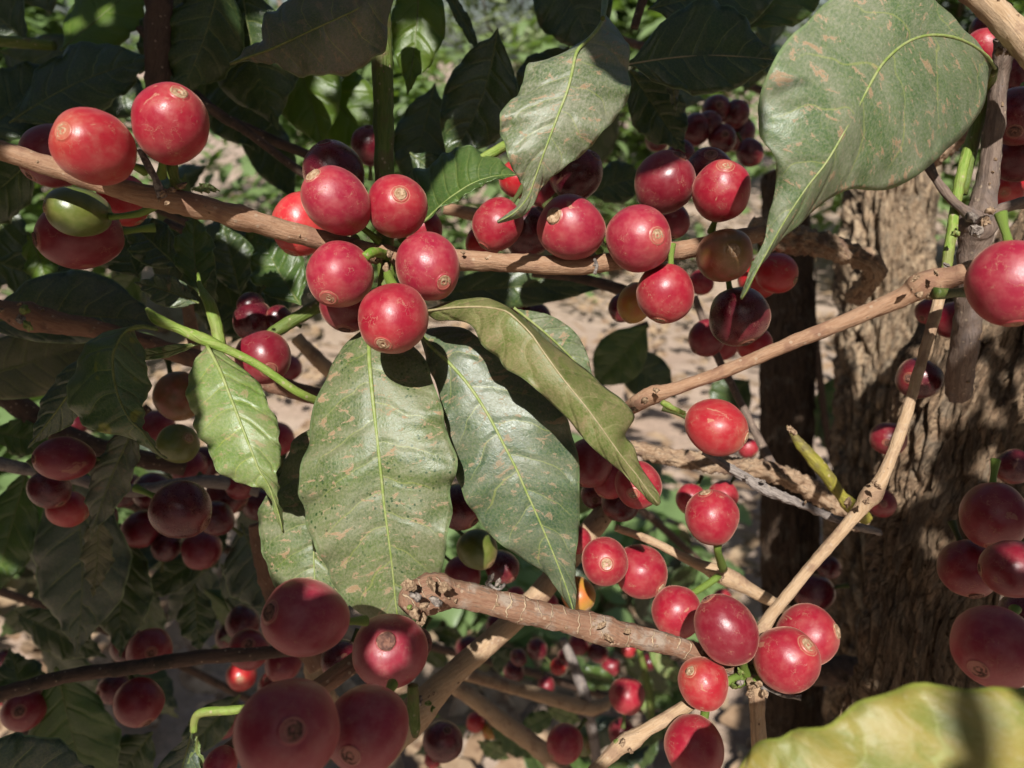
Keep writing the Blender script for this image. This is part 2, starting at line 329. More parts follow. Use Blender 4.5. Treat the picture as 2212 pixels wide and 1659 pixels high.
# ------------------------------------------------------------------ tubes
def tube_mesh(rows, seg=14, sub=6, org=Vector(), lump=0.06, nodes=(), cap=True, seed=0, lscale=260):
    """rows: (Vector, radius m). Returns verts, faces, uv(mm)"""
    R = resample([(p.x, p.y, p.z, r) for p, r in rows], max(2, (len(rows) - 1) * sub))
    pts = [Vector(x[:3]) for x in R]; rad = [max(x[3], 1e-5) for x in R]
    V = []; F = []; UV = []
    prev = None; s = 0
    L = [0]
    for i in range(1, len(pts)): L.append(L[-1] + (pts[i] - pts[i - 1]).length)
    for i, p in enumerate(pts):
        t = (pts[min(i + 1, len(pts) - 1)] - pts[max(i - 1, 0)]).normalized()
        if prev is None: x = t.orthogonal().normalized()
        else:
            x = (prev - t * prev.dot(t))
            x = x.normalized() if x.length > 1e-6 else t.orthogonal().normalized()
        prev = x; y = t.cross(x)
        r = rad[i]
        f = L[i] / max(L[-1], 1e-9)
        for (nf, amt, wd) in nodes: r *= 1 + amt * math.exp(-((f - nf) / wd) ** 2)
        for k in range(seg):
            a = 2 * math.pi * k / seg
            dr = x * math.cos(a) + y * math.sin(a)
            q = p + dr * r
            q = q + dr * r * lump * (noise.noise(q * lscale + Vector((seed, 0, 0))) * 1.5 + 0.8 * noise.noise(q * lscale * 3.1) + .5 * (1 - 4 * abs(noise.noise(Vector((a * 2.2, L[i] * lscale * .4, seed))))))
            V.append(q - org); UV.append((L[i] * 1000, k / seg * 2 * math.pi * rad[i] * 1000))
    n = len(pts)
    for i in range(n - 1):
        for k in range(seg):
            a = i * seg + k; b = i * seg + (k + 1) % seg
            F.append((a, b, b + seg, a + seg))
    if cap:
        for ring, ix in ((0, pts[0]), (n - 1, pts[-1])):
            c = len(V); V.append(ix - org); UV.append((0, 0))
            for k in range(seg):
                a = ring * seg + k; b = ring * seg + (k + 1) % seg
                F.append((c, b, a) if ring == 0 else (c, a, b))
    return V, F, UV
def tube(name, rows, mat, parent=None, org=None, loc=None, **kw):
    o = org if org is not None else Vector()
    V, F, UV = tube_mesh(rows, org=o, **kw)
    return mesh_obj(name, V, F, mat, parent, loc, uvs={'mm': UV})
def px(rows): return [(P(u, v, d), r * d / FP) for u, v, d, r in rows]

def lump_mesh(seed, n=10):
    """small irregular bud: squashed noisy sphere, unit size"""
    V = []; F = []
    for i in range(n + 1):
        th = math.pi * i / n
        for k in range(9):
            a = 2 * math.pi * k / 9
            q = Vector((math.sin(th) * math.cos(a), math.sin(th) * math.sin(a), math.cos(th)))
            V.append(Vector((q.x * (.7 + .06 * seed), q.y, q.z * .6)) * (1 + 0.9 * noise.noise(q * 1.4 + Vector((seed * 3.3, 0, 0))) + .5 * noise.noise(q * 3.2 + Vector((seed * 5.3, 0, 0)))))
    for i in range(n):
        for k in range(9):
            F.append((i * 9 + k, (i + 1) * 9 + k, (i + 1) * 9 + (k + 1) % 9, i * 9 + (k + 1) % 9))
    return V, F
LUMPS = []
for s in range(8):
    V, F = lump_mesh(s)
    me = bpy.data.meshes.new('bud'); me.from_pydata([tuple(v) for v in V], [], F)
    me.polygons.foreach_set('use_smooth', [s % 2 == 0] * len(me.polygons)); me.materials.append(M_budm); LUMPS.append(me)
def bud(parent, org, pos, size, mat=None, name='bud', stretch=(1, 1, 1)):
    me = LUMPS[rnd.randrange(8)]; mat = {M_grey: M_greym, M_budg: M_budgm, M_bud: M_budm}.get(mat, mat); size *= 0.85
    o = bpy.data.objects.new(name, me); link(o); o.parent = parent; o.location = pos - org
    o.scale = (size * stretch[0], size * stretch[1], size * stretch[2])
    o.rotation_euler = (rnd.random() * 6, rnd.random() * 6, rnd.random() * 6)
    if mat: 
        o.material_slots[0].link = 'OBJECT'; o.material_slots[0].material = mat
    return o

def branch(name, rows, mat, label, cat='branch', group=None, nodes=(), seg=20, sub=12, lump=0.09, buds=(), scars=0, budmat=None):
    """top-level Empty > wood (tube) + buds. returns (root, org)"""
    R = px(rows); org = R[0][0].copy()
    root = empty(name, org, label, cat, group)
    rf = lump > .15
    tube('wood', R, BM[mat], root, org=org, seg=36 if rf else seg, sub=24 if rf else sub, lump=lump * (1.3 if rf else 1), nodes=nodes, seed=rnd.random() * 50, lscale=480 if rf else 300)
    for b in buds:                       # (u, v, d, rpx[, mat])
        bud(root, org, P(b[0], b[1], b[2]), b[3] * b[2] / FP, b[4] if len(b) > 4 else budmat)
    for i in range(scars):               # small lens shaped lenticels / leaf scars on the camera side
        k = rnd.randrange(len(R) - 1); f = rnd.random()
        p = R[k][0].lerp(R[k + 1][0], f); r = R[k][1] * (1 - f) + R[k + 1][1] * f
        dirn = (-FW + UPV * rnd.uniform(-1, 1.2) + RT * rnd.uniform(-.3, .3))
        ax = (R[k + 1][0] - R[k][0]).normalized(); dirn = (dirn - ax * dirn.dot(ax)).normalized()
        bud(root, org, p + dirn * r * 0.97, r * rnd.uniform(0.10, 0.2), None, 'leaf_scar')
    return root, org

# ------------------------------------------------------------------ leaves
def leaf_mesh(st, org, wave=0.0006, wn=5.0, puff=0.12, nl=46, nw=9, seed=0.0, jag=0.0):
    """st rows: mu,mv,md, au,av,ad, bu,bv,bd"""
    R = resample(st, nl); V = []; F = []; MM = []; TW = []
    s = 0; prevm = None
    W = 2 * nw + 1
    for i, r in enumerate(R):
        t = i / nl
        M = P(r[0], r[1], r[2]); A = P(r[3], r[4], r[5]); B = P(r[6], r[7], r[8])
        if prevm is not None: s += (M - prevm).length
        prevm = M
        env = math.sin(math.pi * min(1, max(0, t))) ** 0.5
        for k in range(-nw, nw + 1):
            a = abs(k) / nw; E = A if k < 0 else B
            side = -1 if k < 0 else 1
            q = M.lerp(E, a)
            wl = (E - M).length
            dz = wave * env * a ** 2 * math.sin(2 * math.pi * wn * t + (1.9 if k < 0 else 0) + seed) \
                + wave * 0.6 * env * a ** 3 * math.sin(2 * math.pi * wn * 2.3 * t + 2.2 * side + seed * 2)
            dz += -puff * wl * math.sin(math.pi * a) * 0.5          # camera side bulge between rib and margin
            dz += wl * 0.03 * noise.noise(Vector((t * 7 + seed, a * side * 2.5, 3)))
            q = q + FW * dz
            if jag: q = q + (E - M) * (jag * a * a * noise.noise(Vector((t * 16 + seed, side * 5, 0))))
            V.append(q - org); MM.append((s * 1000, side * a * wl * 1000)); TW.append((t, 0.5 + 0.5 * side * a))
    for i in range(nl):
        for k in range(W - 1):
            a = i * W + k; F.append((a, a + 1, a + W + 1, a + W))
    return V, F, MM, TW, R
def leaf(st, mat, parent, org, label=None, rib=M_rib, ribr=0.00055, name='leaf', top=False, cat=None, **kw):
    V, F, MM, TW, R = leaf_mesh(st, org, **kw)
    o = mesh_obj(name, V, F, LM[mat], parent, uvs={'tw': TW, 'mm': MM})
    sm = o.modifiers.new('thickness', 'SOLIDIFY'); sm.thickness = 0.00022; sm.offset = 0
    if label: o['label'] = label
    if rib:
        rows = []
        n = len(R) - 1
        for i in range(0, n + 1, 3):
            r = R[i]; rows.append((P(r[0], r[1], r[2]) - FW * 0.00005, max(0.00012, ribr * .72 * (1 - 0.75 * i / n))))
        RV, RF, RU = tube_mesh(rows, seg=8, sub=2, org=org, lump=0.03, seed=3)
        mesh_obj('midrib', RV, RF, rib, o, uvs={'mm': RU})
    return o
PROF = [(0, .02), (.05, .12), (.12, .42), (.22, .74), (.34, .94), (.46, 1), (.58, .93), (.70, .72), (.80, .45), (.88, .22), (.94, .10), (1, .015)]
def auto(base, tip, width, bend=0.0, wa=1.0, wb=1.0, da=0.0, db=0.0, sag=0.0):
    """stations for a typical coffee leaf. width px (half), bend px sideways, da/db edge depth offset (m)"""
    st = []
    bu, bv, bd = base; tu, tv, td = tip
    du, dv = tu - bu, tv - bv; L = math.hypot(du, dv); nx, ny = dv / L, -du / L
    for t, w_ in PROF:
        c = math.sin(math.pi * t) * bend
        mu = bu + du * t + nx * c; mv = bv + dv * t + ny * c; md = bd + (td - bd) * t + sag * math.sin(math.pi * t)
        fx, fy = du / L * width * 0.22 * w_, dv / L * width * 0.22 * w_
        st.append((mu, mv, md, mu + nx * width * wa * w_ + fx, mv + ny * width * wa * w_ + fy, md + da * w_,
                   mu - nx * width * wb * w_ + fx, mv - ny * width * wb * w_ + fy, md + db * w_))
    return st

# ------------------------------------------------------------------ ground & background
def ground():
    m = NT('dry_soil'); tc = m.n('ShaderNodeTexCoord').outputs['Object']
    n1 = m.noise(tc, 1.6, 5, 0.6); n2 = m.noise(tc, 14, 5, 0.65); n3 = m.noise(tc, 60, 4, 0.7)
    col = m.mix(m.ramp(n1, 0.38, 0.62), (0.50, 0.36, 0.27), (0.58, 0.44, 0.34))
    col = m.mix(m.ramp(n2, 0.5, 0.7, 0, 0.6), col, (0.34, 0.25, 0.16))
    col = m.mix(m.ramp(n3, 0.55, 0.75, 0, 0.5), col, (0.66, 0.54, 0.42))
    m.l(col, m.b.inputs['Base Color']); m.b.inputs['Roughness'].default_value = 0.95
    m.l(m.bump(m.math('ADD', n2, m.math('MULTIPLY', n3, 0.4)), 0.03, 0.8), m.b.inputs['Normal'])
    V = []; F = []; xs = [-120, -40, -14] + [x * 0.35 for x in range(-20, 21)] + [14, 40, 120]; ys = [-60, -15, -4] + [y * 0.35 for y in range(-6, 32)] + [18, 40, 150]
    for y in ys:
        for x in xs: V.append((x, y, 0.10 * noise.noise(Vector((x * .5, y * .5, 0))) + 0.03 * noise.noise(Vector((x * 2, y * 2, 5)))))
    W = len(xs)
    for j in range(len(ys) - 1):
        for i in range(W - 1): F.append((j * W + i, j * W + i + 1, (j + 1) * W + i + 1, (j + 1) * W + i))
    g = mesh_obj('ground', V, F, m.m); tag(g, kind='structure')
ground()
def blade(V, F, c, L, wd, dirn, up, curl=0.3, seg=4):
    """a folded leaf of 2*seg quads appended to V/F"""
    dirn = dirn.normalized(); sd = dirn.cross(up).normalized(); n = sd.cross(dirn)
    b = len(V)
    for i in range(seg + 1):
        t = i / seg; w_ = wd * math.sin(math.pi * (t * 0.92 + 0.04)) ** 0.8
        m_ = c + dirn * (L * t) - n * (curl * L * t * t)
        V += [m_ + sd * w_ + n * w_ * 0.25, m_, m_ - sd * w_ + n * w_ * 0.25]
    for i in range(seg):
        a = b + i * 3; F += [(a, a + 1, a + 4, a + 3), (a + 1, a + 2, a + 5, a + 4)]
M_litter = simple('litter_brown', (0.30, 0.19, 0.11), (0.50, 0.36, 0.23), 14, 0.9, bump=0.002, c3=(0.20, 0.12, 0.07))
M_far = [leaf_mat('bush_leaf_green', (0.05, 0.12, 0.02), (0.10, 0.20, 0.03), damt=0.15, patch=0, rough=0.35, trans=0.35),
         leaf_mat('bush_leaf_pale', (0.14, 0.22, 0.06), (0.24, 0.32, 0.10), damt=0.2, patch=0, rough=0.4, trans=0.4),
         leaf_mat('bush_leaf_straw_skyglint', (0.50, 0.52, 0.28), (0.70, 0.64, 0.46), damt=0.2, patch=0, rough=0.6, trans=0.3)]  # straw colour raised to stand in for bright sky glints
V = []; F = []
for i in range(5200):
    y = 0.25 + 6.5 * rnd.random() ** 1.4; x = rnd.uniform(-1, 1) * (1.0 + y * 0.75)
    a = rnd.random() * 6.28
    blade(V, F, Vector((x, y, 0.05 + 0.10 * noise.noise(Vector((x * .5, y * .5, 0))) + rnd.random() * 0.02)), rnd.uniform(.05, .11), rnd.uniform(.014, .026),
          Vector((math.cos(a), math.sin(a), rnd.uniform(-.2, .35))), Vector((rnd.uniform(-.4, .4), rnd.uniform(-.4, .4), 1)), rnd.uniform(-.3, .5), 3)
o = mesh_obj('leaf_litter', V, F, M_litter); tag(o, 'dry brown fallen leaves scattered over the pale soil', 'leaf litter', kind='stuff')

M_stem = simple('bush_stem', (0.20, 0.13, 0.09), (0.38, 0.28, 0.20), 30, 0.85, bump=0.003)
def bush(x, y, h, rad, n, mi, label, seed, L=(.08, .15), low=0.25):
    r = random.Random(seed)
    root = empty('coffee_bush', (x, y, 0), label, 'bush', 'coffee bushes beyond the branches')
    V = []; F = []; TWv = []
    stems = [(Vector((r.uniform(-.1, .1), r.uniform(-.1, .1), 0)), Vector((r.uniform(-.5, .5) * rad, r.uniform(-.5, .5) * rad, h))) for _ in range(4)]
    for a, b in stems:
        mid = a.lerp(b, .5) + Vector((r.uniform(-.1, .1), r.uniform(-.1, .1), 0))
        tube('stem', [(a, .022), (mid, .016), (b, .006)], M_stem, root, seg=8, sub=4, lump=.1, lscale=12)
    nb = n // 16
    for i in range(nb):
        z = h * (low + (1 - low) * r.random()); th = r.random() * 6.28
        prof = math.sin(math.pi * min(1, (z / h) * 0.85 + 0.12)) ** .6
        ln = rad * prof * r.uniform(.5, 1.15); c0 = Vector((0, 0, z)); d = Vector((math.cos(th), math.sin(th), r.uniform(-.35, .25)))
        for j in range(16):
            f = (j // 2 + 1) / 8; p = c0 + d * ln * f - Vector((0, 0, .12 * f * f))
            sd = Vector((-d.y, d.x, 0)) * (1 if j % 2 else -1)
            blade(V, F, p, r.uniform(*L), r.uniform(.018, .032), sd + d * .5 + Vector((0, 0, r.uniform(-.5, .3))), Vector((r.uniform(-.4, .4), r.uniform(-.4, .4), 1)), r.uniform(0, .4))
    cr_ = mesh_obj('crown', V, F, M_far[mi], root); cr_['kind'] = 'stuff'
for i, (x, y, h, rad, n, mi, lb) in enumerate([
    (-2.1, 3.1, 1.9, .85, 4200, 0, 'leafy coffee bush beyond the pale soil at far left'),
    (-.75, 3.9, 1.55, .8, 3400, 1, 'pale green coffee bush showing through gaps above the central cherry cluster'),
    (.65, 4.6, 1.75, .9, 3600, 1, 'light green coffee bush far behind the upper hanging leaf'),
    (2.3, 4.2, 1.9, 1.0, 3800, 0, 'darker coffee bush far behind the furrowed trunks at right'),
    (-1.8, 6.5, 3.3, 1.8, 5200, 1, 'distant coffee bush under the sky at upper left'),
    (2.2, 7.5, 3.4, 1.9, 5200, 0, 'distant coffee bush under the sky at upper right')]):
    bush(x, y, h, rad, n, mi, lb, 40 + i, L=(.08, .15) if y < 6 else (.12, .2))
bush(.1, 9.5, 3.8, 2.4, 6000, 2, 'pale far bush, brightened for sky glints, in the gap between the upright stem and the hanging leaf', 61, L=(.14, .24))
bush(-1.3, 1.75, .45, .4, 700, 0, 'low leafy coffee bush on the ground behind the lower left cherries', 77, L=(.07, .12), low=.05)
bush(.1, 1.55, .42, .42, 800, 0, 'small coffee sapling on the ground behind the lower middle twigs', 78, L=(.06, .10), low=.05)

# ------------------------------------------------------------------ trunks
def trunk_mat(name, c1, c2, c3):
    m = NT(name); uv = m.n('ShaderNodeUVMap'); uv.uv_map = 'mm'
    tc = m.n('ShaderNodeTexCoord').outputs['Object']; p3 = m.vmath('MULTIPLY', tc, (1000, 1000, 1000))
    pu = m.vmath('MULTIPLY', uv.outputs[0], (0.13, 0.75, 1))
    s1 = m.noise(pu, 1.0, 7, 0.7, 0.5); s2 = m.noise(m.vmath('MULTIPLY', uv.outputs[0], (0.45, 2.2, 1)), 1.0, 5, 0.7, 0.3)
    wq = m.n('ShaderNodeTexNoise'); m.l(p3, wq.inputs['Vector']); wq.inputs['Scale'].default_value = 0.12; wq.inputs['Detail'].default_value = 3
    pv = m.vmath('ADD', m.vmath('MULTIPLY', uv.outputs[0], (0.075, 0.42, 1)), m.vmath('MULTIPLY', wq.outputs[1], (1.6, 1.6, 0)))
    ck = m.ramp(m.voro(pv, 1.0, 'DISTANCE_TO_EDGE'), 0.02, 0.11)
    col = m.mix(m.ramp(s1, 0.35, 0.66), c1, c2)
    col = m.mix(m.ramp(s2, 0.5, 0.64, 0, 0.7), col, c3)
    col = m.mix(m.ramp(m.noise(p3, 0.09, 4), 0.52, 0.66, 0, 0.5), col, (0.30, 0.26, 0.20))
    col = m.mix(m.ramp(m.noise(p3, 1.3, 4, .7), 0.55, 0.75, 0, 0.5), col, c3)
    col = m.mix(m.math('MULTIPLY', m.math('SUBTRACT', 1.0, ck), 0.45), col, c3)
    m.l(col, m.b.inputs['Base Color']); m.b.inputs['Roughness'].default_value = 0.9; m.b.inputs['Specular IOR Level'].default_value = 0.2
    m.l(m.bump(m.math('ADD', m.math('ADD', s1, m.math('MULTIPLY', ck, 0.6)), m.math('MULTIPLY', s2, 0.6)), 0.0028, 1.0, m.bump(m.noise(p3, 0.8, 5, .7), 0.0006, .7)), m.b.inputs['Normal'])
    return m.m
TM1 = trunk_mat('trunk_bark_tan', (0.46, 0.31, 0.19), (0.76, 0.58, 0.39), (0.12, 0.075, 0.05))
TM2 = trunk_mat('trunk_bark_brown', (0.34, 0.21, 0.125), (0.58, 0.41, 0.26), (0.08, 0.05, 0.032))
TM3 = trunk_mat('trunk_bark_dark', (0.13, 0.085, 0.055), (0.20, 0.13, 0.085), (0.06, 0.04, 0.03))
def trunk(rows, mat, label, seed, seg=230, rings=210, deep=0.10, freq=9, strips=60, lenf=55, knots=()):
    R = px(rows); org = R[-1][0].copy()
    root = empty('coffee_tree', org, label, 'coffee tree')
    RR = resample([(p.x, p.y, p.z, r) for p, r in R], rings)
    V = []; F = []; UV = []; frames = []
    prev = None; Lc = 0
    for i, x_ in enumerate(RR):
        p = Vector(x_[:3]); r = x_[3]
        a_ = Vector(RR[max(i - 1, 0)][:3]); b_ = Vector(RR[min(i + 1, rings)][:3]); t = (b_ - a_).normalized()
        if i: Lc += (p - Vector(RR[i - 1][:3])).length
        x = RT.copy() if prev is None else prev
        x = (x - t * x.dot(t)).normalized(); prev = x; y = t.cross(x)
        frames.append((p, r, t, x, y))
        for k in range(seg):
            a = 2 * math.pi * k / seg; ca, sa = math.cos(a), math.sin(a)
            q0 = Vector((ca * freq * .5, sa * freq * .5, Lc * lenf * .5 + seed))
            wv = noise.noise(Vector((ca * 1.5, sa * 1.5, Lc * 20 + seed)))
            q0 = q0 + Vector((wv * 1.4, wv, 0))
            h = 1 - min(1, abs(noise.noise(q0)) * 3.2) ** .7 * 1.5; h = -h
            vd = noise.voronoi(Vector((ca * r / .0048 + wv * 1.6, sa * r / .0048, Lc / .055 + seed + wv * .8)))[0]
            h = .6 * h + .95 * min(1, (vd[1] - vd[0]) * 3.5) - .1
            h2 = 1 - abs(noise.noise(q0 * 2.7 + Vector((9, 1, 0)))) * 2.0
            h3 = noise.noise(Vector((ca * 1.2, sa * 1.2, Lc * 18 + seed * 2)))
            rr = r * (1 + deep * (h * 0.9 + h2 * 0.45 - .7) + 0.14 * h3)
            q = p + (x * ca + y * sa) * rr
            for (kp, kr, kh) in knots:
                dd = (q - kp).length
                if dd < kr * 2.5:
                    e = dd / kr
                    q = q + (x * ca + y * sa) * kh * (math.exp(-e * e) + .25 * math.cos(e * 7) * math.exp(-e * .9))
            V.append(q - org); UV.append((Lc * 1000, a * r * 1000))
    for i in range(rings):
        for k in range(seg):
            a = i * seg + k; b = i * seg + (k + 1) % seg
            F.append((a, a + seg, b + seg, b))
    mesh_obj('trunk', V, F, mat, root, uvs={'mm': UV})
    # peeling strips of bark, each its own part, four shared meshes
    sm = []
    for s in range(4):
        SV = []; SF = []
        for i in range(9):
            t = i / 8; wd = 0.10 * math.sin(math.pi * min(1, t * .9 + .06)) * (1 + .5 * noise.noise(Vector((t * 5, s * 7, 0))))
            lift = 0.16 * max(0, t - .55) ** 1.5 * (1 + s * .6); cx = .05 * noise.noise(Vector((t * 2.5, s * 3, 2)))
            SV += [(cx - wd, t, lift), (cx, t, lift + .045), (cx + wd, t, lift), (cx, t, lift - .05)]
        for i in range(8):
            for k in range(4):
                SF.append((i * 4 + k, i * 4 + (k + 1) % 4, (i + 1) * 4 + (k + 1) % 4, (i + 1) * 4 + k))
        me = bpy.data.meshes.new('bark_strip'); me.from_pydata(SV, [], SF); me.materials.append(mat)
        l = me.uv_layers.new(name='mm')
        for lp in me.loops:
            v = me.vertices[lp.vertex_index].co; l.data[lp.index].uv = (v.y * 25 + s * 31, v.x * 25)
        sm.append(me)
    rr_ = random.Random(seed * 13)
    for i in range(strips):
        p, r, t, x, y = frames[rr_.randrange(4, rings - 4)]
        a = math.atan2(-FW.dot(y), -FW.dot(x)) + rr_.uniform(-1.5, 1.5)
        nrm = x * math.cos(a) + y * math.sin(a)
        up = t * rr_.choice((1, -1)); sd = up.cross(nrm).normalized()
        ln = r * rr_.uniform(.35, 1.1); wdt = ln * rr_.uniform(.6, 1.4)
        o = bpy.data.objects.new('bark_strip', sm[rr_.randrange(4)]); link(o); o.parent = root
        up2 = (up + sd * rr_.uniform(-.18, .18)).normalized(); sd = up2.cross(nrm).normalized()
        mt = Matrix((sd * wdt * .85, up2 * ln, nrm * ln * .9)).transposed().to_4x4()
        mt.translation = p + nrm * r * rr_.uniform(.97, 1.05) - org
        o.matrix_local = mt
    return root, org
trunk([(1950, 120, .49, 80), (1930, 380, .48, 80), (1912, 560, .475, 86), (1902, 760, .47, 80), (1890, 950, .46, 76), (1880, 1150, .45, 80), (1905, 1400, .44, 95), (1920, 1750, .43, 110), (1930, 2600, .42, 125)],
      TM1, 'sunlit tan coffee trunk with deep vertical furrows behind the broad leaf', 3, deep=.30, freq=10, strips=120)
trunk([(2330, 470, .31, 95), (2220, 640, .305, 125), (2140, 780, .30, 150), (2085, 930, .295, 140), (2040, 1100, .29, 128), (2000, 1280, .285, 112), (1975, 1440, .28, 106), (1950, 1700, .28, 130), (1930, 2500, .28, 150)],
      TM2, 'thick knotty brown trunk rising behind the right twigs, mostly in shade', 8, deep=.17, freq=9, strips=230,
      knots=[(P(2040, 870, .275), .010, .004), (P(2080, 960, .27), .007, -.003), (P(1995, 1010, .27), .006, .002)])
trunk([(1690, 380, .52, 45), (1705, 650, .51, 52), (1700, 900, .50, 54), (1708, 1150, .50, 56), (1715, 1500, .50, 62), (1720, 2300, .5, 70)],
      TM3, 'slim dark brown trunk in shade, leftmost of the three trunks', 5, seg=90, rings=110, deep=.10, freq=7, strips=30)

# ------------------------------------------------------------------ branches
MAIN, MO = branch('coffee_branch', [(-160, 268, .148, 22), (0, 325, .150, 21), (120, 362, .152, 21), (240, 402, .155, 22), (340, 428, .159, 24), (400, 440, .161, 26), (470, 457, .164, 23), (580, 487, .169, 22), (700, 520, .174, 22), (850, 555, .178, 22),
     (1000, 563, .178, 21), (1120, 568, .177, 20), (1240, 574, .177, 20), (1330, 563, .179, 19), (1420, 548, .181, 19), (1520, 532, .184, 20), (1640, 505, .19, 18)], 'tan',
    'long tan fruiting branch crossing the picture through the central cherry cluster', nodes=((.32, .22, .018), (.56, .25, .02), (.80, .15, .01)), scars=26,
    buds=[(352, 418, .152, 9), (362, 440, .15, 8), (345, 432, .153, 6), (392, 402, .157, 10), (1000, 545, .174, 6), (1284, 572, .168, 5, M_grey), (1286, 590, .168, 5, M_grey), (372, 410, .156, 9),
          (820, 560, .172, 12), (842, 548, .172, 11), (835, 580, .173, 14)])
for r_ in ([(300, 322, .15, 5), (318, 352, .151, 7), (336, 388, .152, 8), (350, 425, .154, 10)],
           [(372, 350, .158, 11), (375, 380, .159, 12), (385, 410, .160, 14)],
           [(1284, 560, .170, 3), (1290, 575, .168, 4), (1283, 592, .168, 3)]):
    tube('spur', px(r_), M_grey if r_[0][0] > 1000 or r_[0][0] < 310 else BM['greens'], MAIN, org=MO, seg=10, sub=4, lump=.25, lscale=500)
tube('green_spur', px([(788, 556, .166, 11), (808, 545, .168, 11), (838, 552, .176, 11)]), M_stalk, MAIN, org=MO, seg=10, sub=4, lump=.08)
tube('spur', px([(838, 700, .176, 20), (836, 640, .177, 20), (834, 560, .178, 20)]), BM['greens'], MAIN, org=MO, seg=12, sub=4, lump=.12)

STEM, SO = branch('upright_stem', [(818, -140, .185, 25), (820, 0, .187, 23), (826, 150, .189, 23), (829, 300, .19, 21), (831, 420, .19, 20), (833, 560, .186, 19)], 'greens',
    'green brown upright stem rising from the central cluster to the top edge', cat='stem', scars=8)
RTW, RO = branch('coffee_branch', [(1330, 905, .178, 15), (1370, 875, .176, 17), (1408, 853, .174, 20), (1450, 842, .172, 14), (1570, 800, .170, 14), (1700, 745, .166, 15), (1850, 685, .162, 17), (1955, 640, .159, 22), (1992, 618, .157, 31), (2030, 605, .156, 27), (2085, 588, .153, 21), (2200, 545, .148, 21), (2380, 480, .140, 22)],
    'tan', 'slanting straw brown twig ending at the large rosy cherry on the right edge', scars=14,
    buds=[(1392, 865, .168, 10), (1418, 843, .168, 8), (1978, 600, .150, 10), (2010, 640, .149, 10, M_bud), (1370, 885, .172, 9), (2022, 590, .150, 8), (1985, 637, .149, 9)])
tube('stub', px([(1430, 868, .168, 6), (1450, 880, .167, 7), (1478, 892, .168, 5)]), M_budg, RTW, org=RO, seg=8, sub=4, lump=.3, lscale=500)
tube('stub', px([(2020, 632, .147, 13), (2050, 633, .148, 11), (2095, 630, .152, 11)]), M_stalk_d, RTW, org=RO, seg=10, sub=4, lump=.12)
KNOB, KO = branch('broken_branch', [(872, 1318, .156, 16), (890, 1300, .157, 34), (920, 1285, .158, 40), (955, 1280, .159, 38), (985, 1283, .160, 31), (1030, 1293, .161, 28), (1120, 1315, .163, 28), (1230, 1342, .166, 28), (1305, 1362, .168, 32), (1345, 1370, .169, 27), (1430, 1388, .171, 23), (1520, 1415, .173, 21), (1600, 1445, .176, 18)],
    'ringed', 'ringed brown branch ending in a knobbly broken stub below the large leaves', lump=.12, scars=22,
    buds=[(885, 1265, .150, 14), (900, 1290, .147, 13, M_grey), (895, 1325, .148, 15), (930, 1260, .150, 16), (945, 1300, .148, 15, M_grey), (885, 1312, .147, 8, M_budg), (910, 1340, .150, 12), (880, 1258, .15, 9), (960, 1270, .15, 12), (915, 1310, .146, 12), (1300, 1350, .162, 10), (1315, 1378, .162, 11), (1355, 1365, .163, 7), (1064, 1250, .158, 1, M_grey)])
for (u, v, s) in ((1062, 1252, 13), (1078, 1262, 11), (1052, 1246, 9), (1070, 1245, 8)):
    pass
wf = empty('withered_flower', P(1068, 1254, .19), 'shrivelled grey dried flower above the ringed branch', 'dried flower')
for (u, v, s) in ((1060, 1250, 13), (1076, 1258, 11), (1052, 1262, 7), (1082, 1268, 7)):
    bud(wf, P(1068, 1254, .19), P(u, v, .19), s * .19 / FP, M_grey, 'petal', (1, .6, 1))
tube('petal', px([(1056, 1262, .188, 4), (1075, 1274, .186, 4), (1090, 1262, .188, 3)]), M_grey, wf, org=P(1068, 1254, .19), seg=7, sub=3, lump=.3)
THIN, TO = branch('thin_twig', [(1618, 1440, .176, 16), (1640, 1380, .175, 19), (1665, 1330, .174, 13), (1760, 1215, .172, 12), (1850, 1110, .170, 14), (1882, 1070, .169, 21), (1905, 1035, .169, 13), (1950, 920, .170, 12), (1985, 800, .171, 11), (2020, 680, .173, 12), (2040, 600, .175, 11)],
    'pale', 'long thin straw coloured twig climbing past the thick trunk', scars=10, nodes=((.50, .12, .02),),
    buds=[(1640, 1375, .168, 10), (1872, 1082, .162, 10), (1895, 1050, .162, 9), (1887, 1040, .165, 6)])
GRN, GO = branch('green_shoot', [(2040, 600, .176, 10), (2050, 540, .178, 11), (2062, 460, .18, 10), (2075, 380, .182, 11), (2098, 300, .184, 11), (2120, 240, .186, 10), (2142, 165, .19, 8)], 'brgreen',
    'bright green young shoot beside the dark vertical stem at upper right', cat='shoot', buds=[(2046, 575, .172, 11, M_grey), (2064, 505, .172, 9, M_budg)])
tube('side_shoot', px([(2080, 420, .184, 9), (2105, 300, .183, 12), (2130, 200, .18, 14), (2145, 150, .17, 10)]), BM['greens'], GRN, org=GO, seg=10, sub=4)
VST, VO = branch('coffee_branch', [(2174, 82, .172, 23), (2168, 115, .174, 22), (2160, 170, .176, 18), (2150, 260, .178, 20), (2135, 370, .180, 21), (2122, 440, .182, 27), (2112, 482, .183, 38), (2106, 520, .185, 32), (2100, 600, .188, 28), (2090, 700, .195, 28), (2075, 800, .205, 27), (2070, 850, .215, 25)], 'greyb',
    'upright grey brown stem with a swollen knot beside the broad leaf', lump=.1, scars=16,
    buds=[(2165, 92, .165, 14, M_grey), (2185, 110, .166, 12, M_bud), (2158, 112, .166, 11, M_bud), (2098, 470, .172, 16, M_grey), (2125, 480, .172, 15, M_bud), (2110, 500, .172, 17, M_grey), (2140, 455, .175, 14), (2170, 65, .17, 9, M_grey), (2178, 72, .17, 7, M_grey)])
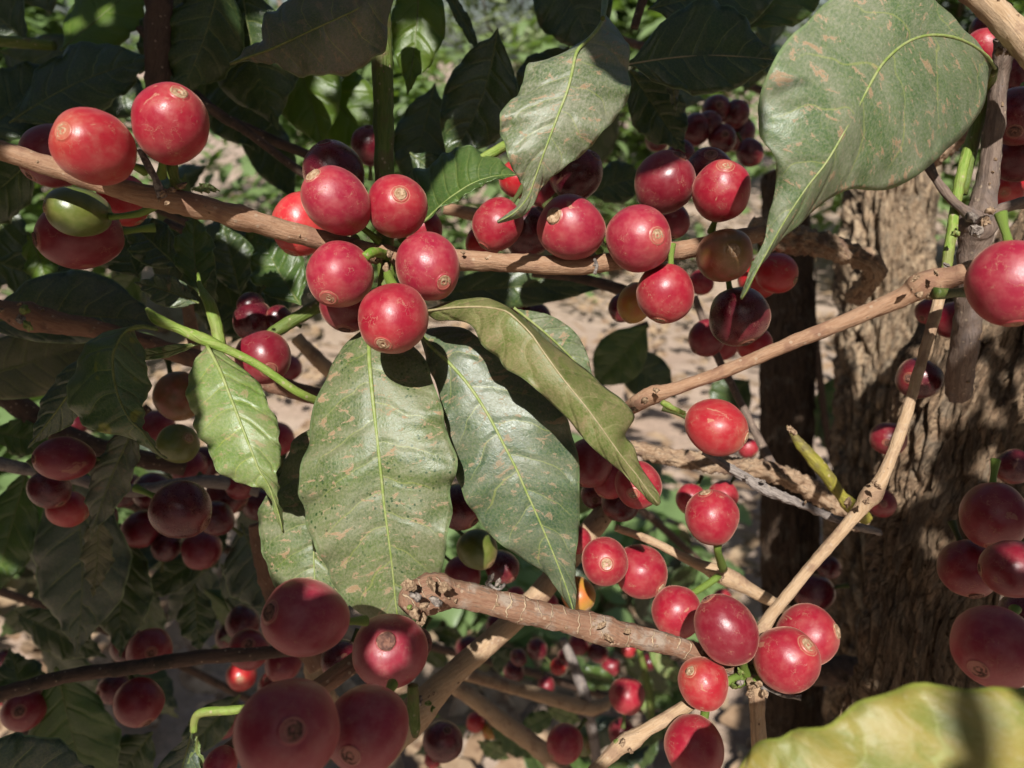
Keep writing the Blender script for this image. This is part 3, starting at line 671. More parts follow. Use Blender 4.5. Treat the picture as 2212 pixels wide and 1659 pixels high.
tube('side_twig', px([(2110, 470, .180, 17), (2080, 452, .178, 11), (2050, 425, .177, 10), (2020, 385, .178, 9), (2005, 355, .18, 11)]), BM['greyb'], VST, org=VO, seg=10, sub=5, lump=.12)
tube('side_twig', px([(2125, 470, .180, 17), (2155, 455, .182, 12), (2200, 440, .185, 13), (2290, 430, .19, 14)]), BM['greyb'], VST, org=VO, seg=10, sub=5, lump=.12)
branch('coffee_branch', [(2000, -120, .165, 26), (2060, -60, .164, 27), (2130, 5, .162, 28), (2190, 70, .160, 28), (2260, 150, .158, 28)], 'pale', 'thick straw brown branch cutting across the top right corner', scars=8)
branch('bark_stub', [(1945, -60, .165, 26), (1975, -12, .16, 30), (2000, 8, .158, 20)], 'rough', 'rough broken bark stub above the top of the broad leaf', lump=.25, buds=[(1985, 2, .16, 12), (2010, 6, .16, 12, M_grey), (1960, 0, .16, 10)])
branch('short_twig', [(1632, 1470, .168, 19), (1634, 1510, .169, 17), (1637, 1560, .170, 16), (1642, 1660, .172, 16), (1648, 1800, .175, 16)], 'pale', 'short pale twig hanging straight down below the lower right cherries', scars=6,
       buds=[(1620, 1500, .163, 9), (1652, 1498, .163, 9), (1626, 1485, .163, 8), (1640, 1478, .162, 9)])
CJ, CJO = branch('fruit_spur', [(1580, 1478, .170, 12), (1610, 1462, .172, 18), (1632, 1450, .174, 22), (1640, 1420, .176, 16)], 'greens', 'knobbly fruiting spur joining the lower right cherry cluster', lump=.2,
       buds=[(1600, 1450, .168, 8, M_budg), (1655, 1495, .166, 6, M_grey), (1600, 1475, .166, 7, M_grey)])
tube('stub', px([(1645, 1480, .166, 7), (1690, 1500, .165, 5), (1730, 1508, .164, 6)]), M_grey, CJ, org=CJO, seg=8, sub=4, lump=.4, lscale=500)
branch('coffee_branch', [(1230, 1720, .172, 16), (1300, 1650, .172, 14), (1340, 1612, .172, 17), (1362, 1600, .172, 22), (1400, 1575, .172, 14), (1500, 1515, .172, 14), (1560, 1480, .173, 13)], 'pale', 'thin straw twig rising from the bottom edge to the lower right cluster', scars=6,
       buds=[(1345, 1605, .166, 8), (1330, 1600, .167, 6, M_budg), (1362, 1622, .166, 8)])
branch('coffee_branch', [(800, 1660, .21, 26), (850, 1600, .212, 30), (895, 1545, .215, 38), (935, 1500, .216, 30), (985, 1450, .218, 25), (1060, 1385, .222, 24), (1140, 1310, .226, 24), (1210, 1230, .23, 24), (1280, 1140, .235, 24), (1345, 1060, .24, 22)], 'pale', 'straight diagonal branch passing behind the ringed branch', scars=10, lump=.04,
       buds=[(905, 1515, .205, 14, M_grey), (925, 1520, .205, 8, M_budg), (935, 1530, .206, 7, M_budg)])
branch('coffee_branch', [(430, 1700, .150, 20), (520, 1610, .155, 22), (640, 1520, .16, 20), (760, 1435, .165, 20), (800, 1400, .17, 18)], 'brown', 'shaded brown branch running up between the large foreground cherries', scars=8)
tube_b, tbo = branch('fallen_bract', [(892, 1480, .15, 12), (893, 1530, .15, 13), (896, 1570, .15, 12), (897, 1592, .15, 6)], 'greens', 'small green bract hanging beside the foreground cherries', cat='bract')
branch('coffee_branch', [(-120, 645, .205, 22), (0, 668, .21, 20), (60, 684, .212, 32), (110, 695, .215, 26), (220, 715, .22, 20), (420, 775, .228, 20), (560, 820, .235, 20), (720, 868, .24, 18)], 'brown', 'brown branch crossing behind the blotched leaf at left', scars=12,
       buds=[(52, 668, .2, 14, M_budg), (60, 705, .2, 13, M_budg), (45, 690, .2, 12, M_grey), (1, 670, .2, 8)])
GS, GSO = branch('green_shoot', [(740, 890, .186, 9), (690, 868, .180, 9), (640, 845, .175, 9), (560, 790, .172, 9), (490, 755, .170, 10), (440, 733, .169, 13), (390, 712, .169, 10), (340, 690, .168, 12), (318, 668, .171, 5)], 'brgreen',
    'slender green shoot carrying the small sunlit leaf left of centre', cat='shoot', nodes=(), lump=.04)
branch('green_shoot', [(478, 760, .185, 12), (466, 700, .186, 13), (452, 655, .187, 12), (434, 622, .192, 6), (428, 590, .198, 3)], 'brgreen', 'bright green upright stalk between the dark leaves left of centre', cat='shoot')
branch('green_shoot', [(540, 750, .20, 13), (620, 700, .202, 14), (700, 655, .204, 14), (780, 615, .205, 14)], 'greens', 'dark green diagonal stalk below the central cherry cluster', cat='shoot')
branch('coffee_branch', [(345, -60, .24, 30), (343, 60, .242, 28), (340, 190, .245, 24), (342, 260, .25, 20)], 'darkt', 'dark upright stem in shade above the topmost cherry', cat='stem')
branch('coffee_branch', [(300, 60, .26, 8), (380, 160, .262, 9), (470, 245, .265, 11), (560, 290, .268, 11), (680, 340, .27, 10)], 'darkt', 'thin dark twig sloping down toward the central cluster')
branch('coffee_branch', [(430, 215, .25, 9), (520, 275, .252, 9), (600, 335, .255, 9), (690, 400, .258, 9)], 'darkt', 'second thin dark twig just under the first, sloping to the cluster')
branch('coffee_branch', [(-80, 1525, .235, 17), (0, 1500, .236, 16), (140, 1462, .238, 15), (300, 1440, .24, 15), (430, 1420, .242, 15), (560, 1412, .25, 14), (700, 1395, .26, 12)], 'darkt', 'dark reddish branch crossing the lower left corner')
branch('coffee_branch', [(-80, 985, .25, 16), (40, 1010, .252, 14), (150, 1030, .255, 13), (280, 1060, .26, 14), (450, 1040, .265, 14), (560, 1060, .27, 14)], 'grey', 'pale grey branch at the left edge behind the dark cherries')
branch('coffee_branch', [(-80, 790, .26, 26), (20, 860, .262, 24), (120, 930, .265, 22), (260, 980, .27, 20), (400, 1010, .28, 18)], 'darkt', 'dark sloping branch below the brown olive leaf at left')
branch('coffee_branch', [(400, 640, .24, 13), (412, 700, .24, 13), (425, 780, .242, 13)], 'tan', 'short tan branch glimpsed behind the upright green stalk')
branch('coffee_branch', [(1620, 490, .245, 22), (1690, 515, .245, 27), (1760, 525, .246, 26), (1830, 545, .248, 22), (1890, 580, .25, 20), (1850, 640, .27, 20)], 'rough', 'rough bark branch crossing in front of the furrowed trunk', lump=.2, scars=10)
branch('coffee_branch', [(1990, 350, .24, 20), (2030, 320, .242, 24), (2080, 285, .245, 20), (2150, 250, .25, 20)], 'rough', 'rough brown branch piece between broad leaf and grey stem', lump=.22, scars=6)
branch('coffee_branch', [(1360, 965, .245, 13), (1440, 985, .243, 18), (1540, 1002, .24, 17), (1640, 1014, .24, 18), (1720, 1040, .242, 20), (1800, 1085, .245, 20), (1860, 1130, .25, 20)], 'rough', 'rough flaky branch behind the single oval cherry at right', lump=.24, scars=16)
branch('grey_twig', [(1520, 975, .195, 7), (1590, 1020, .194, 9), (1650, 1055, .193, 12), (1720, 1085, .193, 9), (1830, 1130, .195, 8), (1900, 1150, .2, 7)], 'grey', 'dead grey twig slanting below the single oval cherry', cat='twig', lump=.2, buds=[(1648, 1040, .19, 7, M_grey), (1612, 1030, .19, 5, M_grey), (1740, 1085, .19, 5, M_bud)])
branch('grey_twig', [(1500, 640, .26, 7), (1545, 760, .26, 8), (1590, 850, .255, 8), (1640, 950, .25, 9), (1670, 1010, .245, 10)], 'greyb', 'thin dark twig hanging behind the slanting straw twig', cat='twig')
branch('withered_stub', [(1700, 920, .215, 2), (1718, 945, .214, 8), (1742, 975, .213, 13), (1780, 1020, .213, 14), (1815, 1068, .214, 11), (1835, 1090, .215, 16), (1870, 1120, .22, 14)], 'yellowg', 'yellow green cut stub with a dried brown tip beside the furrowed trunk', cat='stub', lump=.12,
       buds=[(1712, 932, .208, 12), (1706, 925, .208, 8), (1832, 1085, .206, 14, M_bud)])
branch('coffee_branch', [(1330, 1140, .21, 8), (1400, 1165, .211, 9), (1500, 1215, .212, 11), (1565, 1243, .213, 20), (1600, 1262, .214, 17), (1660, 1295, .216, 12), (1760, 1350, .225, 12)], 'pale', 'pale twig with a swollen joint beneath the upright stalked cherry', scars=6, buds=[(1562, 1232, .205, 11), (1555, 1250, .205, 10)])
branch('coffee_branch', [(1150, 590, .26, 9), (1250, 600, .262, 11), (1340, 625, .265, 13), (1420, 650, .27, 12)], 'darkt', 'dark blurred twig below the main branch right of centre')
branch('coffee_branch', [(960, 450, .25, 12), (1030, 465, .25, 14), (1090, 480, .25, 12)], 'tan', 'tan branch end glimpsed behind the curled leaf')
branch('coffee_branch', [(960, 1445, .36, 14), (1040, 1465, .36, 14), (1160, 1500, .365, 14), (1280, 1530, .38, 15), (1330, 1500, .40, 8)], 'pale', 'upper of two blurred pale branches in the lower middle background')
branch('coffee_branch', [(960, 1470, .33, 17), (1010, 1500, .33, 17), (1100, 1570, .335, 19), (1180, 1630, .34, 20), (1260, 1720, .345, 20)], 'pale', 'lower blurred pale branch running to the bottom edge')
branch('coffee_branch', [(1215, 1380, .38, 8), (1245, 1450, .38, 12), (1270, 1530, .38, 12), (1300, 1700, .39, 10)], 'grey', 'blurred grey upright branch in the lower middle background')
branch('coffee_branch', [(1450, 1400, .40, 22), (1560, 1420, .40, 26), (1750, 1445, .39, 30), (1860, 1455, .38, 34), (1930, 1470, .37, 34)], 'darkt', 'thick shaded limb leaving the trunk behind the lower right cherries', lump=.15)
branch('coffee_branch', [(560, 1130, .25, 22), (580, 1230, .25, 26), (620, 1330, .25, 26), (690, 1440, .25, 22)], 'brown', 'brown branch in shade beside the pitted leaf edge')
branch('coffee_branch', [(690, 1370, .26, 18), (680, 1440, .26, 22), (700, 1500, .26, 22), (740, 1560, .27, 22)], 'pale', 'pale branch glimpsed between two large foreground cherries')
branch('coffee_branch', [(640, 730, .28, 14), (700, 790, .28, 16), (760, 840, .285, 16)], 'pale', 'pale branch piece behind the top of the large pitted leaf')

# ------------------------------------------------------------------ hero leaves
def S(rows, dm, da, db):
    """rows of (mu,mv, au,av, bu,bv); depths interpolated from lists"""
    n = len(rows); out = []
    def g(l, i):
        if not isinstance(l, (list, tuple)): return l
        x = i / (n - 1) * (len(l) - 1); k = min(int(x), len(l) - 2); return l[k] + (l[k + 1] - l[k]) * (x - k)
    for i, r in enumerate(rows):
        m_ = g(dm, i); out.append((r[0], r[1], m_, r[2], r[3], m_ + g(da, i), r[4], r[5], m_ + g(db, i)))
    return out
leaf(S([(2150, 148, 2152, 146, 2149, 150), (2123, 113, 2112, 100, 2135, 175), (2070, 84, 2085, 62, 2118, 235), (2015, 76, 2045, 18, 2090, 280), (1970, 86, 1985, -28, 2058, 312), (1935, 109, 1900, -30, 2022, 345),
        (1904, 141, 1800, -5, 1985, 376), (1879, 183, 1740, 50, 1935, 404), (1854, 229, 1690, 98, 1885, 411), (1830, 272, 1662, 150, 1838, 409), (1805, 318, 1642, 225, 1800, 424), (1780, 358, 1640, 285, 1768, 446), (1750, 395, 1668, 340, 1738, 474),
        (1722, 435, 1680, 390, 1712, 497), (1692, 482, 1665, 450, 1688, 516), (1662, 535, 1650, 515, 1664, 550), (1632, 590, 1624, 572, 1636, 580), (1612, 630, 1608, 620, 1618, 622), (1601, 646, 1599, 644, 1603, 647)],
       [.168, .155, .148, .143, .140, .139, .139, .140, .142, .145, .148], [.002, .003, .001, -.002, .000, .001, 0], [.010, .012, .010, .009, .006, .002, 0]),
     'broad', VST, VO, 'broad dusty green leaf with a long tapering tip, largest leaf at upper right', ribr=.0005, wave=.0009, nl=72, nw=13, seed=1.2, jag=.02, puff=.10)
HT, HO = branch('leafy_twig', [(1310, -120, .20, 12), (1312, -40, .18, 10), (1306, 10, .165, 7), (1302, 40, .156, 5)], 'greens', 'thin twig at the top edge holding the pale grimy hanging leaf', cat='twig')
leaf(S([(1305, 34, 1304, 34, 1306, 34), (1292, 62, 1280, 72, 1331, 60), (1268, 88, 1240, 104, 1356, 92), (1247, 110, 1195, 122, 1360, 120), (1240, 135, 1141, 139, 1358, 148), (1233, 168, 1130, 183, 1358, 180), (1225, 198, 1112, 208, 1357, 212),
        (1212, 232, 1084, 247, 1328, 257), (1201, 261, 1080, 282, 1292, 300), (1188, 296, 1090, 317, 1261, 328), (1176, 328, 1105, 360, 1225, 360), (1164, 362, 1122, 388, 1190, 384), (1151, 399, 1130, 410, 1169, 406), (1138, 430, 1120, 440, 1150, 447), (1108, 462, 1100, 460, 1118, 470), (1074, 480, 1074, 478, 1076, 482)],
       [.162, .155, .152, .151, .152, .155, .158], [.004, .006, .003, .001, .002, .001], [.010, .012, .004, .002, .001]),
     'grime', HT, HO, 'pale grimy leaf hanging at top centre, its upper end in shadow', ribr=.0006, wave=.0011, nl=64, nw=11, seed=4.1, jag=.05, wn=6)
leaf(S([(796, 705, 794, 705, 798, 705), (797, 740, 745, 745, 880, 740), (798, 778, 718, 785, 915, 772), (801, 815, 700, 830, 930, 815), (806, 866, 676, 885, 945, 850), (811, 910, 668, 945, 958, 885), (816, 954, 655, 990, 962, 925), (820, 995, 645, 1040, 978, 965), (825, 1040, 648, 1085, 988, 1015),
        (829, 1080, 660, 1130, 972, 1055), (834, 1120, 680, 1170, 977, 1110), (840, 1165, 698, 1215, 966, 1160), (845, 1205, 715, 1255, 958, 1215), (850, 1250, 745, 1290, 945, 1260), (854, 1295, 785, 1330, 915, 1305), (860, 1340, 840, 1352, 885, 1345), (866, 1375, 865, 1375, 867, 1375)],
       [.180, .173, .170, .168, .168, .168, .170, .172], [.004, .005, .004, .003, .003, .002], [.003, .003, .001, .001, .002, .001]),
     'pitted', MAIN, MO, 'large pitted dusty leaf hanging under the central cherry cluster', ribr=.0008, wave=.0011, nl=72, nw=13, seed=2.0, jag=.03)
leaf(S([(905, 715, 903, 716, 907, 714), (929, 746, 918, 762, 965, 705), (955, 770, 925, 795, 1010, 712), (978, 792, 940, 825, 1050, 745), (1014, 834, 952, 870, 1110, 795), (1049, 887, 966, 930, 1180, 845), (1070, 925, 975, 975, 1220, 895), (1092, 968, 984, 1020, 1240, 950), (1116, 1014, 998, 1062, 1251, 1005),
        (1135, 1058, 1022, 1105, 1251, 1060), (1155, 1102, 1048, 1143, 1252, 1115), (1176, 1150, 1085, 1175, 1249, 1160), (1195, 1195, 1130, 1208, 1243, 1205), (1212, 1238, 1178, 1240, 1243, 1245), (1227, 1280, 1208, 1278, 1245, 1282), (1239, 1322, 1237, 1322, 1241, 1322)],
       [.186, .180, .177, .175, .175, .176, .177], [.001, .002, .003, .003, .002], [.003, .002, .003, .003, .001]),
     'sheen', MAIN, MO, 'blue green leaf hanging right of the pitted leaf, half shaded by its neighbour', ribr=.0007, wave=.0011, nl=72, nw=13, seed=5.2, jag=.03)
leaf(S([(918, 672, 918, 671, 918, 673), (950, 668, 935, 664, 940, 690), (985, 664, 978, 650, 968, 692), (1040, 663, 1035, 644, 1000, 694), (1075, 668, 1075, 652, 1026, 712), (1102, 678, 1108, 671, 1040, 745), (1144, 718, 1145, 702, 1072, 768), (1162, 743, 1175, 732, 1095, 795), (1204, 802, 1228, 770, 1135, 822), (1232, 838, 1263, 797, 1180, 860), (1261, 873, 1303, 834, 1225, 903), (1285, 905, 1345, 866, 1255, 940), (1308, 937, 1372, 898, 1285, 972),
        (1330, 968, 1350, 938, 1315, 997), (1352, 998, 1366, 962, 1342, 1018), (1377, 1028, 1382, 1005, 1364, 1042), (1395, 1055, 1402, 1035, 1386, 1065), (1412, 1076, 1420, 1062, 1402, 1082), (1424, 1090, 1426, 1084, 1418, 1092)],
       [.172, .165, .158, .155, .153, .154, .157, .160], [.002, .006, .010, .011, .009, .003, .001], [.003, .004, .003, .002, .001]),
     'olive', MAIN, MO, 'olive dust covered leaf drooping to the right over the blue green leaf', rib=M_ribb, ribr=.0004, wave=.0009, nl=76, nw=11, seed=3.3, jag=.05)
leaf(auto((1110, 665, .185), (1290, 835, .19), 34, 8, wa=1.3, wb=.8, da=.002, db=.004), 'broad', MAIN, MO, wave=.0006)
leaf(S([(735, 870, 735, 868, 735, 872), (722, 915, 672, 925, 770, 925), (710, 960, 640, 945, 780, 980), (698, 1010, 622, 985, 780, 1040), (690, 1060, 585, 1060, 790, 1090), (684, 1110, 557, 1108, 790, 1140), (680, 1155, 562, 1160, 790, 1190), (678, 1200, 574, 1215, 780, 1240), (680, 1245, 592, 1262, 765, 1290), (684, 1290, 630, 1300, 740, 1320), (690, 1330, 688, 1330, 692, 1330)],
       [.190, .186, .183, .182, .181], [.003, .003, .001], [.003, .002, .001]), 'pitted', MAIN, MO, 'pitted leaf behind the large one, carrying the shadow of a narrow tip', ribr=.0006, wave=.0009, seed=7.7, jag=.03)
leaf(S([(448, 748, 447, 748, 449, 748), (460, 770, 427, 774, 478, 760), (473, 795, 408, 806, 529, 799), (486, 826, 404, 838, 556, 826), (497, 855, 408, 870, 574, 856), (507, 880, 416, 898, 587, 887), (515, 901, 424, 925, 600, 918), (527, 932, 434, 950, 606, 946), (540, 965, 450, 975, 605, 975), (551, 993, 473, 1014, 602, 1008), (561, 1018, 500, 1038, 600, 1030), (572, 1034, 535, 1048, 600, 1050), (582, 1052, 566, 1054, 601, 1070),
        (592, 1078, 583, 1080, 604, 1090), (601, 1105, 594, 1106, 609, 1112), (608, 1132, 602, 1130, 613, 1135), (611, 1152, 610, 1152, 613, 1152)],
       [.168, .163, .160, .158, .158, .160, .163], [.003, .003, .001, .001], [.004, .003, .002, .001]),
     'fresh', GS, GSO, 'small light green sunlit leaf with a curled yellow tip, left of centre', ribr=.0006, wave=.001, nl=64, nw=11, seed=.7, jag=.04, wn=6)
leaf(S([(305, 705, 303, 703, 306, 707), (272, 714, 230, 716, 290, 716), (252, 745, 196, 738, 312, 766), (243, 774, 168, 775, 321, 800), (247, 824, 150, 830, 321, 840), (258, 862, 150, 880, 316, 868), (275, 898, 183, 919, 308, 898), (292, 918, 235, 936, 312, 920), (310, 935, 280, 946, 322, 942), (328, 961, 312, 962, 338, 965), (345, 981, 336, 981, 350, 982), (361, 991, 360, 991, 362, 991)],
       [.168, .164, .163, .163, .165, .168], [.004, .004, .002, .001], [.005, .005, .002, .001]), 'spotty', GS, GSO, 'dark green leaf blotched yellow and brown, in shade at left', rib=M_ribd, ribr=.0005, wave=.001, seed=2.9)
tube('petiole', px([(340, 712, .166, 4), (305, 705, .166, 6), (272, 714, .167, 5)]), M_ribd, GS, org=GSO, seg=8, sub=4)
leaf(auto((215, 745, .178), (60, 968, .185), 46, 6, wa=1.0, wb=.9, da=.004, db=.002), 'deep', GS, GSO, rib=M_ribd)
leaf(auto((430, 742, .172), (250, 770, .182), 16, 10, wa=.6), 'fresh', GS, GSO, rib=M_ribd)
# curled leaf beside the upright stem
leaf(S([(915, 480, 912, 482, 917, 478), (945, 452, 925, 474, 890, 372), (970, 430, 955, 448, 930, 360), (995, 412, 985, 434, 958, 332), (1020, 397, 1015, 418, 990, 318), (1045, 387, 1042, 399, 1030, 322), (1070, 381, 1068, 390, 1066, 338), (1095, 378, 1094, 383, 1094, 360), (1118, 378, 1117, 379, 1118, 377)],
       [.188, .184, .182, .182, .184], [.003, -.004, -.003, 0], [.008, .010, .006, 0]), 'mid', STEM, SO, 'dark glossy folded leaf with crinkled sunlit ridges, right of the upright stem', ribr=.0005, rib=M_rib, wave=.0014, wn=4, seed=3.1)
tube('petiole', px([(1090, 315, .19, 11), (1060, 332, .188, 11), (1035, 345, .188, 8)]), BM['brgreen'], STEM, org=SO, seg=10, sub=4)
leaf(S([(498, 138, 497, 140, 499, 136), (540, 122, 545, 134, 530, 108), (580, 108, 590, 138, 562, 85), (625, 88, 635, 160, 575, 35), (680, 62, 700, 166, 620, 0), (740, 35, 770, 152, 690, -40), (790, 10, 828, 112, 750, -60), (830, -20, 838, 50, 800, -70), (860, -60, 860, -50, 855, -75)],
       [.170, .165, .160, .158, .160], [0, .003, .006, .004], [0, .004, .006, .002]), 'grey', STEM, SO, 'grey dusty leaf in shade pointing left at the top edge', rib=M_ribd, wave=.001, seed=6.2)
# yellowing leaf, close to the lens, bottom right
leaf(S([(1480, 1800, 1478, 1798, 1482, 1803), (1600, 1790, 1580, 1670, 1620, 1900), (1720, 1770, 1650, 1606, 1740, 1960), (1850, 1745, 1715, 1590, 1880, 2010), (1980, 1730, 1790, 1545, 2000, 2030), (2100, 1725, 1870, 1512, 2120, 2040), (2230, 1722, 1980, 1492, 2250, 2020), (2360, 1720, 2110, 1480, 2380, 1980), (2500, 1725, 2270, 1484, 2500, 1900), (2640, 1740, 2450, 1560, 2620, 1850), (2740, 1750, 2738, 1748, 2742, 1752)],
       [.100, .094, .092, .091, .092], .004, -.006, ), 'yellow', None, Vector(), None, name='yellowing_leaf', wave=.0012, wn=3, jag=.05, seed=1.4)
yl = bpy.data.objects['yellowing_leaf']; tag(yl, 'large out of focus yellow green leaf filling the bottom right corner', 'leaf')

# ------------------------------------------------------------------ darker leaves, grouped on twigs of their own
def spray(label, stem, leaves, smat='darkt'):
    root, org = branch('leafy_twig', stem, smat, label, cat='leafy twig', lump=.05)
    for i, (b, t, wd, bend, mt, kw) in enumerate(leaves):
        kw = dict(kw); lb = kw.pop('label', None); st = {k: kw.pop(k) for k in ('wa', 'wb', 'da', 'db', 'sag') if k in kw}
        leaf(auto(b, t, wd, bend, **st), mt, root, org, lb, rib=kw.pop('rib', M_ribd), ribr=.0004, nl=34, nw=6, seed=i * 1.7 + stem[0][0] * .01, wave=kw.pop('wave', .0012), jag=.03)
    return root
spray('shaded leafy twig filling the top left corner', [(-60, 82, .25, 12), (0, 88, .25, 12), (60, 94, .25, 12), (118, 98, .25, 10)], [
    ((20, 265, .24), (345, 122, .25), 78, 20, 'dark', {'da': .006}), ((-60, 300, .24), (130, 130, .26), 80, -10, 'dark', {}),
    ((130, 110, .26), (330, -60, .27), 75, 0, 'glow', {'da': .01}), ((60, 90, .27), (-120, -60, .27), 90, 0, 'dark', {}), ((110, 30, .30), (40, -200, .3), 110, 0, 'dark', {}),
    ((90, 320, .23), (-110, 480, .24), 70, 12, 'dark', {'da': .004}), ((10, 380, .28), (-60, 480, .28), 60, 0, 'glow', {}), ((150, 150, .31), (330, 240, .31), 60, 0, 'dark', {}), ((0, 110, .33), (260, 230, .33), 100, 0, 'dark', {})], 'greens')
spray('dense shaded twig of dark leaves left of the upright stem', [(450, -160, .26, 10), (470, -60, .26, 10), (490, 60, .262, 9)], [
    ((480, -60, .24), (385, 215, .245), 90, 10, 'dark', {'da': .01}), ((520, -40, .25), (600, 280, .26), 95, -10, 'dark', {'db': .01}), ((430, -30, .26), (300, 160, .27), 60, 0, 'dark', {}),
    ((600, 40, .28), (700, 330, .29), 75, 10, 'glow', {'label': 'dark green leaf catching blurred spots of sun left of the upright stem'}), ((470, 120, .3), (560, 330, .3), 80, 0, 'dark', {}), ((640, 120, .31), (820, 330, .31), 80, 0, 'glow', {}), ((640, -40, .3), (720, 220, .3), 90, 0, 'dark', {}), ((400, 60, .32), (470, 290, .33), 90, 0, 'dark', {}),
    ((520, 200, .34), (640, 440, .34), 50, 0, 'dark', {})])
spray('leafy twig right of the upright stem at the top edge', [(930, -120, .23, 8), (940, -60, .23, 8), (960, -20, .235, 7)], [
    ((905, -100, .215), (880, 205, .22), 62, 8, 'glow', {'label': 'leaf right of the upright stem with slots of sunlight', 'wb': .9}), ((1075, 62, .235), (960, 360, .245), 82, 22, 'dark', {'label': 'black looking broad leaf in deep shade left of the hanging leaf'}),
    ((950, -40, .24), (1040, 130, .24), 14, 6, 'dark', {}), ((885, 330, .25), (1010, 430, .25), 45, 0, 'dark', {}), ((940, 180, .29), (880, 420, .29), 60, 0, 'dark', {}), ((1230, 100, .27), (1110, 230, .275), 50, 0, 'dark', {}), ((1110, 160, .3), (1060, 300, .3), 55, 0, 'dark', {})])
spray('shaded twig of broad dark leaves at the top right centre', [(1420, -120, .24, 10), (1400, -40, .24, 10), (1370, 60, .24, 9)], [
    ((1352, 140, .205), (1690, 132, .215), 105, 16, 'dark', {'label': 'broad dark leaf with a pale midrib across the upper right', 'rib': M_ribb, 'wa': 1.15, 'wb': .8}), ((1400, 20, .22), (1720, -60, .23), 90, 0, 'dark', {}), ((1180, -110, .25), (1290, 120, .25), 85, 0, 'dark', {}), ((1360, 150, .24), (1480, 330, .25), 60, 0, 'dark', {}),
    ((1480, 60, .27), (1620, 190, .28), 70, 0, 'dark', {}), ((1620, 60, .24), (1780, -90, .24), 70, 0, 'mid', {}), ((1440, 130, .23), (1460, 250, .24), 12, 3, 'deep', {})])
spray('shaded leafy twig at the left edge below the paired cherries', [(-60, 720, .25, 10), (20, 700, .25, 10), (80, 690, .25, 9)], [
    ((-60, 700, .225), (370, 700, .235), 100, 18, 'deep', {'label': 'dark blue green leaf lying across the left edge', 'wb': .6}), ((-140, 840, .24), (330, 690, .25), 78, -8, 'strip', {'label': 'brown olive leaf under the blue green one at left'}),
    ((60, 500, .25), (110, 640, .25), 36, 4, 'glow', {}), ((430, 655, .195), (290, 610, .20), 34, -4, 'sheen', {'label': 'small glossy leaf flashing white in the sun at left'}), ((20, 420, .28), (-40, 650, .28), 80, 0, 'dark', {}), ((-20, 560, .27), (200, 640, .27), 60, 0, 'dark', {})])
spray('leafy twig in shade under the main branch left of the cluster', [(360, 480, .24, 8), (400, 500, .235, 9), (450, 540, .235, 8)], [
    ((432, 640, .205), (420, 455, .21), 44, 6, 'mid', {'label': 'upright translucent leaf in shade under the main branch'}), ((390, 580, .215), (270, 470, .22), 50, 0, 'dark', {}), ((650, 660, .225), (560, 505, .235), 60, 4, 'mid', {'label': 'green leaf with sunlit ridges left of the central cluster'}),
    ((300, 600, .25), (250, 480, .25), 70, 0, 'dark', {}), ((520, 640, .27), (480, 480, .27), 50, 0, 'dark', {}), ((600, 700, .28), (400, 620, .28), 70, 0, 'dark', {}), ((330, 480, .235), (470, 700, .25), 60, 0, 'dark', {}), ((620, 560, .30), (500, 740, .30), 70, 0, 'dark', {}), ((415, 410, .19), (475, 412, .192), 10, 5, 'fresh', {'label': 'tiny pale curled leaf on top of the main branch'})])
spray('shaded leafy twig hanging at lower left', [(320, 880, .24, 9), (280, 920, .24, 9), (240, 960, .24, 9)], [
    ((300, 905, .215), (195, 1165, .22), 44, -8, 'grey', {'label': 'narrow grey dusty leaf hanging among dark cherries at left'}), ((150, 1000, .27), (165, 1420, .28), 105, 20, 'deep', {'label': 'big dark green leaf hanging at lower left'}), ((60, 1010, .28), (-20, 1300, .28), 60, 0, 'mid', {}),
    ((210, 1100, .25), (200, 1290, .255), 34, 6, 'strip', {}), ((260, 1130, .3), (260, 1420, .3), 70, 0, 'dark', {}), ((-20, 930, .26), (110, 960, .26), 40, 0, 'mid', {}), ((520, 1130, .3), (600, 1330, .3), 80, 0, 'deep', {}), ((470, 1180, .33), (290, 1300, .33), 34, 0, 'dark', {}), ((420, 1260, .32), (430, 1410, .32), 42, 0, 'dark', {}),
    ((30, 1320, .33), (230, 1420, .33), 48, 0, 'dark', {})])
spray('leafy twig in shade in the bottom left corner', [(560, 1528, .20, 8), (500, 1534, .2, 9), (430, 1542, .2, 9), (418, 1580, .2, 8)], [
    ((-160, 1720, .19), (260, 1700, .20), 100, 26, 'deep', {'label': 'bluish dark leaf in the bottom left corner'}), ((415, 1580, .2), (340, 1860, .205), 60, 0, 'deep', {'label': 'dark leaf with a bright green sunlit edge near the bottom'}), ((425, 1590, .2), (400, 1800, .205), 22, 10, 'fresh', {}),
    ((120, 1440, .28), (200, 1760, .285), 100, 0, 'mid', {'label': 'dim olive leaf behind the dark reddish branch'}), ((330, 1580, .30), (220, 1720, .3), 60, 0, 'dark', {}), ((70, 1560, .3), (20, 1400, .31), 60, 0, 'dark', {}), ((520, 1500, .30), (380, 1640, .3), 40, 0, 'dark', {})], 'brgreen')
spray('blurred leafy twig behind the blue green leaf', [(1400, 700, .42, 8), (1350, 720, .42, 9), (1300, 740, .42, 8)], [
    ((1400, 700, .4), (1280, 840, .41), 55, 0, 'mid', {}), ((1330, 760, .42), (1460, 860, .42), 50, 0, 'dark', {}), ((900, 640, .27), (1330, 620, .28), 44, 10, 'dark', {'label': 'dark leaf shadowed just beneath the main branch'}), ((1270, 420, .3), (1400, 380, .3), 46, 6, 'dark', {})])
